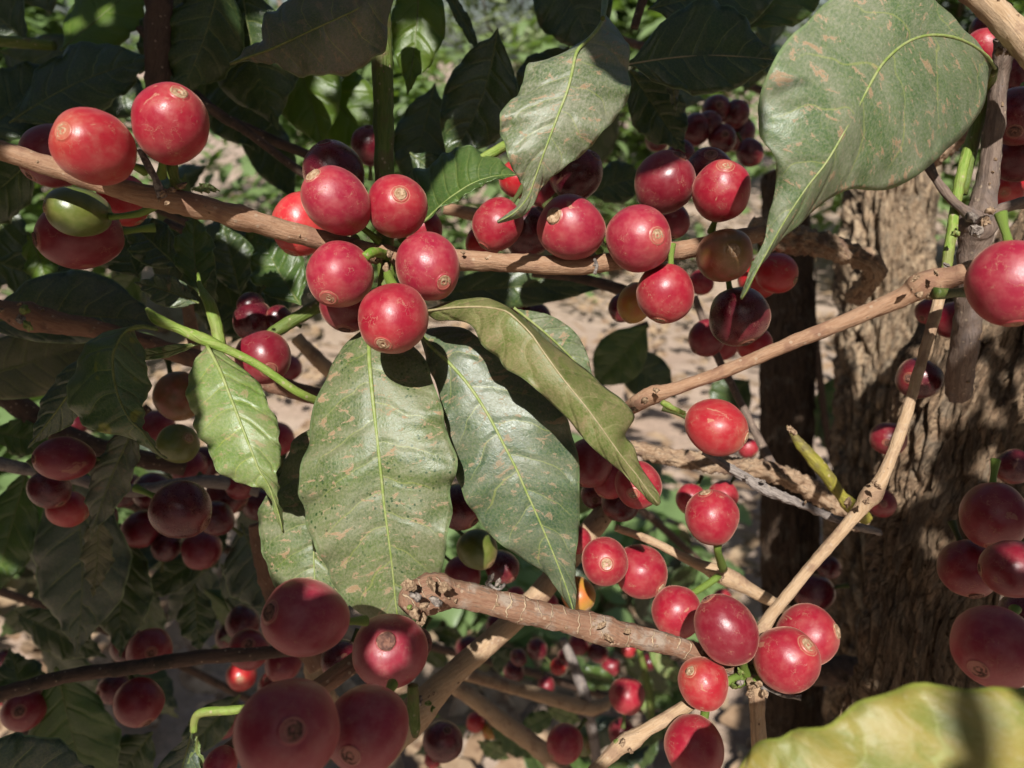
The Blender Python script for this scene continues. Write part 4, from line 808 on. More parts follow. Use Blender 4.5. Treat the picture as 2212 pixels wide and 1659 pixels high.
spray('blurred leafy twig in the lower middle background', [(1380, 1400, .45, 6), (1400, 1480, .45, 7), (1410, 1560, .45, 7)], [
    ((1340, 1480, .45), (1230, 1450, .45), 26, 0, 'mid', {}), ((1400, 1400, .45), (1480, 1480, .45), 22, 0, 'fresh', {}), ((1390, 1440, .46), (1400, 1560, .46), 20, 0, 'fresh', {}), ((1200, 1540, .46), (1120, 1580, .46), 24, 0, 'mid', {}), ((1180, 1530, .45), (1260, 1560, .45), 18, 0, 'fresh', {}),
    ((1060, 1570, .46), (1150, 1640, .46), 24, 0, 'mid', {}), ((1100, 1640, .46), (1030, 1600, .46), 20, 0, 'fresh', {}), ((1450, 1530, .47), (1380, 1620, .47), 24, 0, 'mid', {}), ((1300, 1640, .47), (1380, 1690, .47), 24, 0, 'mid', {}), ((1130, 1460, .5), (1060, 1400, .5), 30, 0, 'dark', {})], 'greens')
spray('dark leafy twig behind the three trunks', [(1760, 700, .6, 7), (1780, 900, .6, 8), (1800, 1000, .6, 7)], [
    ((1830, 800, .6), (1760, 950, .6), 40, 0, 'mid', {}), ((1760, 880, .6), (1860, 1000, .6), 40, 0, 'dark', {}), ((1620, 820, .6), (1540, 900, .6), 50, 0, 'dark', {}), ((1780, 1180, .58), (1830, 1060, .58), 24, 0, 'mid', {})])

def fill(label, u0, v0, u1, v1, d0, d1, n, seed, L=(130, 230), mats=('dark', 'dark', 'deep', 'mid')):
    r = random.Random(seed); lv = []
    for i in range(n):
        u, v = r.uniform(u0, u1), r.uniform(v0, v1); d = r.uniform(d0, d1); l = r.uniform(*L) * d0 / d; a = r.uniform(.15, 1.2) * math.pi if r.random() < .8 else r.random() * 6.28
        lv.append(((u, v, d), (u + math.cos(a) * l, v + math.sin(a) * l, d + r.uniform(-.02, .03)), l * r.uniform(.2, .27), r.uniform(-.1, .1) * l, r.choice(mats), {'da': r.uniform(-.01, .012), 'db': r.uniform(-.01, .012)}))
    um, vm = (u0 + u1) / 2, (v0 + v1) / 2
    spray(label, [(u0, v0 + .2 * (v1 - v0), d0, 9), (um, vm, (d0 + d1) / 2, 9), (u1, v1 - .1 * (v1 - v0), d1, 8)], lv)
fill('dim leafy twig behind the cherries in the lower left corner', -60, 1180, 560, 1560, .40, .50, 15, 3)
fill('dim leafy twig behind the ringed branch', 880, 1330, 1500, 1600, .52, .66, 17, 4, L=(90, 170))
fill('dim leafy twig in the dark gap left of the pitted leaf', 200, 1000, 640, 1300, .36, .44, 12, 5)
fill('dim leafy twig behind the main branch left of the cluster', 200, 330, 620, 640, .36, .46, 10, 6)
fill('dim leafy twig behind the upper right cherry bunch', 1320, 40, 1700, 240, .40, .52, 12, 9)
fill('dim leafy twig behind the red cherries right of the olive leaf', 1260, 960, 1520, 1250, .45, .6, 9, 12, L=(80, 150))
exec_cherries = True
# ------------------------------------------------------------------ cherries
def prof_pts(n=30):
    out = []
    for i in range(n + 1):
        th = math.pi * i / n
        out.append((math.sin(th), math.cos(th)))
    return out
def cherry_body(seed):
    V = []; F = []; seg = 44
    ths = [0.0, .04, .09, .14, .185, .215, .235, .255, .28, .31, .35] + [.35 + (math.pi - .35) * i / 25 for i in range(1, 26)]
    for th in ths:
        s, c = math.sin(th), math.cos(th)
        r = 1.0
        r -= .035 * math.exp(-(th / .17) ** 2)                 # blossom dimple
        r += .016 * math.exp(-((th - .235) / .022) ** 2)       # raised ring round the scar
        r -= .010 * math.exp(-((th - .29) / .03) ** 2)
        r -= .07 * math.exp(-((math.pi - th) / .25) ** 2)      # stalk dimple
        for k in range(seg):
            a = 2 * math.pi * k / seg
            q = Vector((s * math.cos(a), s * math.sin(a), c))
            q0 = q * (r + .060 * noise.noise(q * 1.1 + Vector((seed * 7.1, 0, 0))) + .006 * noise.noise(q * 4 + Vector((seed, 3, 0))))
            q0.x *= 1 + .035 * math.cos(seed); q0.y *= 1 - .035 * math.cos(seed)
            q0 -= q * .018 * abs(math.cos(a)) ** 8 * s         # faint seam between the two beans
            V.append(q0)
    n = len(ths)
    for i in range(n - 1):
        for k in range(seg):
            F.append((i * seg + k, (i + 1) * seg + k, (i + 1) * seg + (k + 1) % seg, i * seg + (k + 1) % seg))
    me = bpy.data.meshes.new('coffee_cherry'); me.from_pydata([tuple(v) for v in V], [], F)
    me.polygons.foreach_set('use_smooth', [True] * len(me.polygons))
    return me
def scar_mesh(seed):
    
    V = []; F = []; seg = 22
    for j, (r, z) in enumerate(((.0, .958), (.03, .955), (.055, .985), (.085, .992), (.115, .975), (.15, .972), (.185, .982), (.20, .965), (.205, .94))):
        for k in range(seg):
            a = 2 * math.pi * k / seg
            w_ = 1 + .16 * noise.noise(Vector((math.cos(a) * 1.5, math.sin(a) * 1.5, seed * 3 + j)))
            V.append((r * w_ * math.cos(a), r * w_ * math.sin(a), z + .022 * noise.noise(Vector((math.cos(a) * 2, math.sin(a) * 2, j * 1.3 + seed)))))
    for j in range(8):
        for k in range(seg): F.append((j * seg + k, (j + 1) * seg + k, (j + 1) * seg + (k + 1) % seg, j * seg + (k + 1) % seg))
    me = bpy.data.meshes.new('blossom_scar'); me.from_pydata(V, [], F); me.polygons.foreach_set('use_smooth', [True] * len(me.polygons))
    return me
BODY = {}; SCAR = {}; STK = {}
def body(seed, mt):
    if (seed, mt) not in BODY:
        base = BODY.get((seed, None))
        if base is None: base = cherry_body(seed); BODY[(seed, None)] = base
        me = base.copy(); me.materials.clear(); me.materials.append(CM[mt]); BODY[(seed, mt)] = me
    return BODY[(seed, mt)]
def scarm(seed, mt):
    if (seed, mt.name) not in SCAR:
        me = scar_mesh(seed); me.materials.append(mt); SCAR[(seed, mt.name)] = me
    return SCAR[(seed, mt.name)]
def stkm(mt):
    if mt.name not in STK:
        V, F, UV = tube_mesh([(Vector((0, 0, -.9)), .13), (Vector((.02, 0, -1.15)), .10), (Vector((.06, .03, -1.45)), .11), (Vector((.1, .05, -1.75)), .15)], seg=10, sub=3, lump=.1, lscale=2)
        me = bpy.data.meshes.new('stalk'); me.from_pydata([tuple(v) for v in V], [], F); me.polygons.foreach_set('use_smooth', [True] * len(me.polygons)); me.materials.append(mt); STK[mt.name] = me
    return STK[mt.name]
cn = [0]
def C(u, v, r, k, nx, ny, mt, label, d=None, back=False, stalk=None, sc_=None):
    if sc_ is None: sc_ = 0.85 + ((cn[0] * 37) % 11) / 11 * .38
    if d is None: d = 0.0075 * FP / r
    c = P(u, v, d); rad = r * d / FP * 1.03
    wv = (CAM - c).normalized(); rt = (RT - wv * RT.dot(wv)).normalized(); up = wv.cross(rt)
    m2 = nx * nx + ny * ny
    if m2 > .97: f = math.sqrt(.97 / m2); nx *= f; ny *= f; m2 = .97
    if back:
        if m2 < 1e-4: nx, ny, m2 = 0.3, 0.9, 0.9
        f = 0.95 / math.sqrt(m2); nx *= f; ny *= f; m2 = nx * nx + ny * ny
    z = math.sqrt(max(0, 1 - m2))
    ax = (rt * nx - up * ny + wv * z).normalized()
    s = cn[0] % 5; cn[0] += 1
    o = bpy.data.objects.new('coffee_cherry', body(s, mt)); link(o)
    q = ax.to_track_quat('Z', 'Y') @ Matrix.Rotation(rnd.random() * 6.28, 3, 'Z').to_quaternion()
    # keep the projected cross radius: volume preserving-ish
    o.matrix_world = Matrix.Translation(c) @ q.to_matrix().to_4x4() @ Matrix.Diagonal((rad, rad, rad * k, 1))
    tag(o, label, 'coffee cherry', 'coffee cherries on the bush')
    sm = bpy.data.objects.new('blossom_scar', scarm(s % 3, M_scar_d if mt in ('dark', 'wine', 'dusky') else M_scar)); link(sm); sm.parent = o; sm.scale = (sc_, sc_, 1.0)
    if stalk:
        inv = o.matrix_world.inverted()
        base = c - ax * rad * k * .9
        pts = [base] + [P(*q_[:3]) for q_ in stalk]
        rr = [.0011] + [q_[3] * q_[2] / FP for q_ in stalk]
        V, F, UV = tube_mesh(list(zip(pts, rr)), seg=10, sub=4, lump=.12)
        mesh_obj('stalk', [inv @ q_ for q_ in V], F, M_stalk, o)
    else:
        st = bpy.data.objects.new('stalk', stkm(M_stalk_d if r < 60 else M_stalk)); link(st); st.parent = o
    return o
# central-left pair
C(118, 338, 63, 1.1, -.6, .4, 'wine', 'dark rosy cherry half hidden behind the left edge branch', d=.188, back=True)
C(203, 317, 79, 1.08, -.60, -.36, 'orange', 'large pale orange red cherry, left of the topmost two', d=.140)
C(369, 268, 78, 1.09, .29, -.74, 'red', 'large plain red cherry topping the main branch at upper left', d=.146)
C(170, 458, 53, 1.22, -.97, -.15, 'green', 'green unripe cherry hanging under the left part of the branch', d=.166, stalk=[(250, 468, .166, 7), (300, 462, .166, 8), (345, 440, .163, 9)])
C(172, 508, 70, 1.22, -.97, .1, 'wine', 'oblong dark red cherry directly beneath the green one', d=.178)
C(268, 432, 50, 1.1, .3, .6, 'bright', 'red cherry mostly hidden behind the branch beside the green one', d=.20, back=True)
# central cluster
C(652, 484, 62, 1.12, -.3, .7, 'spotted', 'bright spotted red cherry behind the branch, leftmost of the central cluster', d=.194, back=True)
C(722, 377, 66, 1.08, -.2, -.8, 'dark', 'dark burgundy cherry at the top back of the central cluster', d=.186, back=True)
C(727, 434, 69, 1.13, -.60, -.68, 'pink', 'dusty rose cherry with a tan scar streak, upper left of the central cluster', d=.166)
C(857, 446, 65, 1.10, .12, -.36, 'red', 'red cherry with a pale round scar facing out, upper right of the central cluster', d=.171)
C(925, 576, 69, 1.10, .42, .42, 'pink', 'rosy cherry lying at the right of the central cluster, scar low right', d=.169)
C(733, 594, 69, 1.06, -.32, .66, 'pink', 'round rosy cherry at the lower left of the central cluster', d=.168)
C(849, 688, 73, 1.07, -.27, .68, 'red', 'lowest front cherry of the central cluster, shading the big leaf', d=.158, stalk=[(846, 612, .168, 11), (838, 590, .174, 10)])
C(752, 658, 56, 1.05, -.1, .6, 'wine', 'shaded cherry peeking out under the round rosy one in the cluster', d=.186, back=True)
C(798, 315, 38, 1.1, 0, -.5, 'dark', 'small dark cherry behind the upright stem', d=.25, back=True)
C(908, 496, 45, 1.05, .4, .4, 'red', 'red cherry almost hidden between two cherries right of the cluster', d=.20, back=True)
# second cluster
C(1075, 486, 52, 1.1, -.2, .3, 'red', 'half shaded red cherry behind the hanging leaf tip', d=.186, back=True)
C(1046, 522, 38, 1.1, -.5, .3, 'bright', 'small red cherry just above the branch, left of the second cluster', d=.206, back=True)
C(1140, 500, 53, 1.08, .2, -.3, 'dark', 'dark maroon cherry between two red ones above the branch', d=.196, back=True)
C(1234, 492, 69, 1.08, -.5, -.34, 'pink', 'dusty rose cherry crossed by a diagonal shadow above the branch', d=.173)
C(1380, 515, 69, 1.06, .52, -.08, 'pink', 'rosy cherry resting on the branch with its scar at the right', d=.171)
C(1245, 377, 54, 1.08, .3, -.3, 'dark', 'deep maroon cherry beside the tail of the hanging leaf', d=.205, back=True)
C(1117, 388, 38, 1.05, .1, .3, 'bright', 'bright red cherry peeking left of the hanging leaf tail', d=.215, back=True)
C(1178, 412, 38, 1.05, .1, .3, 'wine', 'shaded red cherry directly behind the hanging leaf tail', d=.222, back=True)
C(1437, 395, 64, 1.05, .2, -.4, 'wine', 'large half shaded cherry left in the upper right pair', d=.187, back=True)
C(1530, 374, 52, 1.08, .05, -.68, 'dark', 'dark cherry with a ringed scar behind the upper right pair', d=.205)
C(1558, 412, 61, 1.06, .08, -.80, 'red', 'clean bright red cherry with its scar on top, right in the upper pair', d=.178)
C(1565, 552, 57, 1.14, .28, -.15, 'olive', 'mottled olive red cherry at the end of the main branch', d=.178)
C(1676, 589, 44, 1.05, .5, .2, 'bright', 'bright red cherry just right of the broad leaf tip', d=.23, back=True)
C(1638, 602, 42, 1.05, 0, .3, 'bright', 'red cherry directly behind the broad leaf tip', d=.245, back=True)
C(1437, 634, 60, 1.04, -.1, .6, 'red', 'round red cherry hanging below the branch right of centre', d=.176, back=True)
C(1372, 655, 37, 1.2, -.3, .8, 'yellow', 'brown yellow cherry tucked behind the round hanging one', d=.20, back=True)
C(1346, 665, 30, 1.05, -.3, .4, 'dark', 'small black red cherry left of the hanging pair', d=.25, back=True)
C(1596, 684, 62, 1.03, .1, .3, 'dark', 'nearly black burgundy cherry below the broad leaf tip', d=.186, back=True)
C(1630, 744, 37, 1.05, .3, .5, 'bright', 'red cherry showing under the nearly black one', d=.235, back=True)
C(1527, 730, 38, 1.05, -.3, .3, 'wine', 'dark red cherry lower left of the nearly black one', d=.25, back=True)
C(1562, 742, 34, 1.05, -.1, .3, 'red', 'red cherry squeezed between two below the nearly black one', d=.27, back=True)
C(1160, 685, 29, 1.03, 0, .5, 'dark', 'small dark cherry hanging on a thread stalk over the pale ground', d=.30, back=True, stalk=[(1160, 640, .30, 3), (1158, 600, .30, 3)])
C(1106, 655, 32, 1.03, 0, .5, 'dark', 'small dark cherry left of the thread stalked one', d=.30, back=True)
C(1515, 610, 26, 1.05, 0, .5, 'red', 'little red cherry behind the mottled olive one', d=.28, back=True)
C(1455, 478, 34, 1.05, 0, .5, 'wine', 'dark cherry half hidden between branch and upper right pair', d=.22, back=True)
# dim cluster upper right
for i, (u, v, r, lb) in enumerate([(1502, 280, 33, 'dim purple cherry, leftmost of the shaded bunch under the broad dark leaf'), (1548, 236, 30, 'dim purple cherry topping the shaded bunch under the broad dark leaf'), (1594, 290, 35, 'dim purple cherry at the right of the shaded upper bunch'), (1560, 300, 30, 'dim maroon cherry low in the middle of the shaded upper bunch'), (1590, 246, 28, 'dim purple cherry touching the broad leaf edge in the upper bunch'), (1420, 300, 26, 'dim small cherry left of the shaded upper bunch'), (1530, 270, 28, 'dim maroon cherry in the middle of the shaded upper bunch')]):
    C(u, v, r, 1.05, .2, -.3, 'dark', lb, back=i % 2 == 0, d=.31 + .012 * (i % 3))
# right middle
C(1547, 923, 59, 1.15, .96, .35, 'orange', 'single oval orange red cherry with cracked skin below the slanting twig', d=.172)
C(1615, 967, 22, 1.03, .3, .3, 'red', 'small red cherry peeking under the single oval one', d=.30, back=True)
C(1378, 1048, 50, 1.05, -.2, .34, 'red', 'red cherry with a ringed scar behind the olive leaf tip', d=.186)
C(1318, 1038, 38, 1.05, -.2, .34, 'red', 'red cherry squeezed left of the one behind the olive leaf tip', d=.208, back=True)
C(1272, 1000, 50, 1.05, -.2, .34, 'wine', 'large shaded red cherry behind the edge of the blue green leaf', d=.205, back=True)
C(1340, 1085, 40, 1.05, -.2, .34, 'dark', 'dark cherry below the pair behind the olive leaf tip', d=.225, back=True)
C(1538, 1117, 56, 1.05, -.2, -.9, 'red', 'glossy red cherry standing upright on a green stalk', d=.182, stalk=[(1550, 1190, .185, 8), (1562, 1228, .20, 10)])
C(1492, 1078, 31, 1.05, -.2, .34, 'red', 'small red cherry behind the upright stalked one, left side', d=.25, back=True)
C(1562, 1072, 31, 1.05, -.2, .34, 'red', 'small red cherry behind the upright stalked one, right side', d=.25, back=True)
C(1306, 1213, 50, 1.04, .08, .10, 'red', 'red cherry showing its ringed scar squarely to the camera, right of the leaves', d=.190)
C(1384, 1234, 55, 1.06, .6, .5, 'red', 'smooth red cherry touching the one with the square on ringed scar', d=.212, back=True)
C(1247, 1165, 30, 1.04, .1, .1, 'red', 'red cherry edge showing right of the blue green leaf', d=.23, back=True)
C(1462, 1322, 52, 1.05, -.2, .4, 'red', 'plain red cherry behind the scarred oval one at lower right', d=.196, back=True, stalk=[(1500, 1280, .20, 8), (1552, 1245, .205, 8)])
C(1568, 1360, 64, 1.19, -.42, -.84, 'wine', 'dusky oval cherry with a brown corky patch and ringed scar', d=.164, stalk=[(1606, 1440, .168, 9), (1615, 1462, .171, 10)])
C(1699, 1424, 66, 1.07, .66, -.40, 'red', 'red cherry with a tan forked crack and scar at upper right', d=.162)
C(1743, 1372, 62, 1.08, .92, -.12, 'red', 'red cherry at the back right of the lower right cluster', d=.180)
C(1520, 1476, 53, 1.02, -.48, -.46, 'orange', 'small round orange red cherry in the lower right cluster', d=.166, stalk=[(1575, 1470, .168, 8), (1600, 1460, .171, 9)])
C(1498, 1615, 63, 1.04, -.1, .8, 'red', 'striped red cherry hanging from a stalk at the bottom edge', d=.164, back=True, stalk=[(1516, 1560, .166, 10), (1524, 1530, .17, 9)])
C(1031, 1187, 41, 1.1, .3, .3, 'green', 'olive green cherry in shade between the two big leaves', d=.225, back=True)
C(1249, 1284, 35, 1.1, .3, .5, 'yellow', 'yellow orange cherry behind the tip of the blue green leaf', d=.225, back=True)
C(992, 1095, 46, 1.1, .3, .3, 'dark', 'dark red cherry in the gap between the two big leaves', d=.215, back=True)
C(1085, 1225, 34, 1.1, .3, .3, 'dark', 'dark cherry in shade right of the olive green one', d=.25, back=True)
C(1000, 1240, 36, 1.1, .3, .3, 'wine', 'dark cherry in shade below the olive green one', d=.25, back=True)
C(1185, 1302, 20, 1.05, .3, .3, 'red', 'small pink red cherry above the ringed branch', d=.3, back=True)
C(1115, 1288, 20, 1.05, .3, .3, 'red', 'small blurred cherry just above the middle of the ringed branch', d=.32, back=True)
# foreground bottom
C(660, 1333, 82, 1.14, -.80, -.10, 'dusky', 'big dusky red cherry left of the knobbly branch end', d=.134)
C(843, 1406, 78, 1.04, -.12, -.24, 'dusky', 'big shaded cherry with a grey ringed scar below the knobbly end', d=.152)
C(622, 1580, 106, 1.02, .08, -.02, 'dusky', 'largest foreground cherry, blurred and shaded, at the bottom edge', d=.110)
C(792, 1574, 88, 1.03, -.32, .55, 'dusky', 'big blurred cherry with a dark scar right of the largest one', d=.128)
C(735, 1425, 40, 1.04, -.3, .5, 'dark', 'dark cherry squeezed between the big foreground cherries', d=.20, back=True)
C(895, 1392, 36, 1.04, -.3, .5, 'dark', 'dark cherry edge right of the ring scarred foreground cherry', d=.21, back=True)
C(478, 1650, 34, 1.04, -.3, .5, 'pink', 'rosy cherry cut by the bottom edge left of the largest one', d=.15, back=True)
# lower left
for (u, v, r, m_, lb) in [
    (323, 1407, 46, 'wine', 'front cherry of the pair above the dark reddish branch'), (277, 1394, 37, 'dark', 'rear left cherry of the pair above the dark reddish branch'), (300, 1517, 48, 'wine', 'larger cherry hanging under the dark reddish branch'), (250, 1487, 34, 'dark', 'smaller cherry behind the one under the dark reddish branch'),
    (53, 1532, 43, 'wine', 'dark red cherry under the branch near the left edge'), (5, 1430, 25, 'dark', 'dark cherry cut by the left edge above the branch'), (8, 1497, 26, 'wine', 'cherry cut by the left edge at the branch'),
    (537, 1403, 42, 'wine', 'dark front cherry of the bunch left of the big dusky one'), (524, 1345, 34, 'dark', 'top cherry of the bunch left of the big dusky one'), (495, 1376, 28, 'dark', 'small leftmost cherry of the bunch left of the big dusky one'), (522, 1458, 31, 'bright', 'sun struck red cherry at the bottom of the lower left bunch'),
    (612, 1432, 38, 'wine', 'shaded cherry right of the lower left bunch'), (590, 1478, 30, 'dark', 'dark cherry low behind the lower left bunch'), (484, 1557, 37, 'wine', 'dark red cherry left of the largest foreground one')]:
    C(u, v, r, 1.05, rnd.uniform(-.5, .5), rnd.uniform(-.5, .5), m_, lb, back=rnd.random() < .5)
C(139, 991, 46, 1.30, -.96, .0, 'wine', 'oblong dark red cherry near the left edge with its scar at the left', d=.21)
C(108, 1055, 41, 1.05, .2, .3, 'dark', 'purple cherry below the oblong one near the left edge', back=True, d=.225)
C(146, 1099, 38, 1.1, .8, .3, 'orange', 'orange cherry in shade below the purple one near the left edge', back=True, d=.235)
C(386, 856, 50, 1.05, .2, .6, 'olive', 'dim brown red cherry behind the small sunlit leaf', d=.235, back=True)
C(384, 959, 42, 1.02, .5, -.3, 'green', 'dim green cherry left of the small sunlit leaf', d=.22)
for (u, v, r, m_, lb) in [(339, 922, 36, 'wine', 'dark red cherry behind the yellow leaf tip'), (409, 1010, 35, 'wine', 'dim red cherry under the dim green one'), (391, 1102, 60, 'dark', 'large dim cherry in the middle of the shaded left bunch'), (307, 1143, 40, 'wine', 'dim cherry hanging at the lower left of the shaded bunch'),
    (436, 1188, 40, 'wine', 'lowest cherry of the shaded bunch at left'), (490, 1070, 42, 'dark', 'dim cherry right in the shaded bunch at left'), (268, 1058, 36, 'dark', 'dim cherry beside the narrow grey leaf'), (560, 1090, 34, 'dark', 'dark cherry beside the small leaf curled tip'), (330, 1060, 40, 'dark', 'dim cherry at the upper left of the shaded bunch'), (160, 915, 26, 'dark', 'dark cherry under the blotched leaf'), (440, 1000, 34, 'dark', 'dark cherry touching the lower edge of the small sunlit leaf'),
    (600, 948, 34, 'red', 'red cherry showing right of the small sunlit leaf'), (548, 694, 42, 'dark', 'dark purple cherry below the leaf with sunlit ridges'), (542, 662, 29, 'dark', 'top cherry of the dark pair left of the cluster'), (602, 688, 28, 'dark', 'rear dark cherry right of the purple one'), (622, 795, 28, 'wine', 'dark cherry behind the glossy one by the green shoot')]:
    C(u, v, r, 1.05, rnd.uniform(-.5, .5), rnd.uniform(-.5, .5), m_, lb, back=True, d=.218 if 'purple' in lb or 'dark pair' in lb else None)
C(568, 772, 57, 1.06, .2, .45, 'wine', 'glossy dark red cherry just above the green shoot', d=.20, back=False)
# right edge
C(2185, 612, 86, 1.06, .1, .7, 'pink', 'big rosy cherry cut by the right edge at the twig end', d=.136, back=True)
for (u, v, r, m_, d_, lb) in [(2126, 104, 40, 'red', .20, 'rosy cherry between broad leaf tip and grey stem'), (2132, 62, 32, 'dark', .23, 'dark cherry above the rosy one at the top right'), (2200, 250, 60, 'dark', .21, 'upper dark cherry cut by the right edge'), (2208, 335, 54, 'dark', .22, 'second dark cherry cut by the right edge'),
    (2170, 408, 40, 'bright', .24, 'red cherry at the right edge above the side twig'), (2008, 672, 28, 'wine', .25, 'shaded cherry left of the thin twig crossing'), (2062, 690, 40, 'wine', .215, 'shaded cherry between thin twig and grey stem'), (1985, 817, 44, 'dark', .22, 'dark cherry behind the thin twig on the trunk'), (1919, 948, 36, 'wine', .24, 'dim red cherry left of the thick trunk'), (1904, 1087, 30, 'wine', .25, 'dim cherry behind the thin twig joint'),
    (2190, 1008, 36, 'dark', .22, 'dark cherry above the shaded bunch at the right edge'), (2147, 1113, 67, 'wine', .168, 'top cherry of the shaded bunch at the right edge'), (2091, 1229, 57, 'wine', .176, 'left cherry of the shaded bunch at the right edge'), (2188, 1228, 60, 'wine', .152, 'right cherry of the shaded bunch with a sun spot'), (2147, 1398, 82, 'dusky', .137, 'big dusky cherry above the yellow leaf at the right edge'),
    (1758, 1280, 40, 'dark', .30, 'dark cherry in shade behind the thin twig foot'), (1790, 1225, 24, 'dark', .34, 'small dark cherry in shade left of the trunk foot')]:
    C(u, v, r, 1.06, rnd.uniform(-.6, .2), rnd.uniform(-.2, .6), m_, lb, d=d_, back=d_ > .15 and rnd.random() < .6)
# blurred background bottom
for (u, v, r, m_, lb) in [(1354, 1502, 37, 'red', 'sunlit blurred red cherry below the ringed branch'), (1220, 1606, 38, 'red', 'sunlit blurred red cherry near the bottom, left of the straw twig'), (1260, 1600, 30, 'green', 'blurred light green cherry beside the low red one'), (1343, 1583, 29, 'wine', 'blurred dark cherry above the straw twig joint'),
    (957, 1602, 42, 'dark', 'blurred dark cherry under the diagonal branch foot'), (1206, 1440, 17, 'bright', 'tiny bright blurred cherry under the ringed branch'), (1028, 1560, 20, 'bright', 'tiny red cherry beside the lower pale branch'), (1060, 1578, 18, 'yellow', 'tiny orange yellow cherry beside the lower pale branch'), (1358, 1402, 16, 'orange', 'tiny orange blurred cherry under the ringed branch joint'),
    (1160, 1402, 22, 'dark', 'blurred dark cherry left in the far bunch under the ringed branch'), (1250, 1392, 22, 'wine', 'blurred dark cherry in the middle of the far bunch'), (1292, 1408, 22, 'dark', 'blurred dark cherry right in the far bunch'), (1225, 1420, 20, 'dark', 'blurred dark cherry low in the far bunch'), (1320, 1440, 20, 'wine', 'blurred dark cherry just left of the tiny orange one'), (935, 1640, 18, 'red', 'tiny pink cherry at the bottom edge under the dark one'),
    (1110, 1450, 22, 'dark', 'blurred dark cherry over the upper pale background branch'), (1420, 1560, 22, 'dark', 'blurred dark cherry above the bottom straw twig'), (1075, 1350, 24, 'dark', 'dark blurred cherry just under the ringed branch'), (1010, 1400, 26, 'dark', 'dark blurred cherry behind the diagonal branch'), (1560, 1290, 18, 'red', 'tiny red cherry behind the swollen twig joint')]:
    C(u, v, r, 1.05, rnd.uniform(-.5, .5), rnd.uniform(-.5, .5), m_, lb, back=rnd.random() < .6, d=min(.0075 * FP / r, .48))

for (u, v, r, m_, d_, lb) in [(468, 1120, 36, 'dark', .27, 'dim cherry under the right end of the grey branch'), (520, 1048, 32, 'wine', .27, 'dim red cherry just left of the curled leaf tip'), (216, 1120, 34, 'dark', .28, 'dim cherry between the orange one and the shaded bunch'), (360, 1180, 30, 'dark', .3, 'dim cherry between the two lowest of the left bunch'),
    (1290, 1065, 34, 'dark', .24, 'dark cherry under the large shaded one at the leaf edge'), (2215, 1330, 50, 'dark', .2, 'dark cherry at the very right edge below the shaded bunch'), (1470, 335, 30, 'dark', .29, 'dim cherry just above the upper right pair'), (1620, 330, 28, 'dark', .3, 'dim cherry between the upper bunch and the broad leaf'), (2205, 160, 40, 'dark', .23, 'dark cherry cut by the right edge near the top'),
    (1120, 1420, 18, 'dark', .46, 'tiny dark cherry at the far left of the far bunch'), (1400, 1430, 18, 'dark', .46, 'tiny dark cherry right of the tiny orange one'), (1180, 1480, 18, 'wine', .46, 'tiny dim cherry between the two pale background branches')]:
    C(u, v, r, 1.06, rnd.uniform(-.6, .4), rnd.uniform(-.4, .6), m_, lb, d=d_, back=rnd.random() < .6)
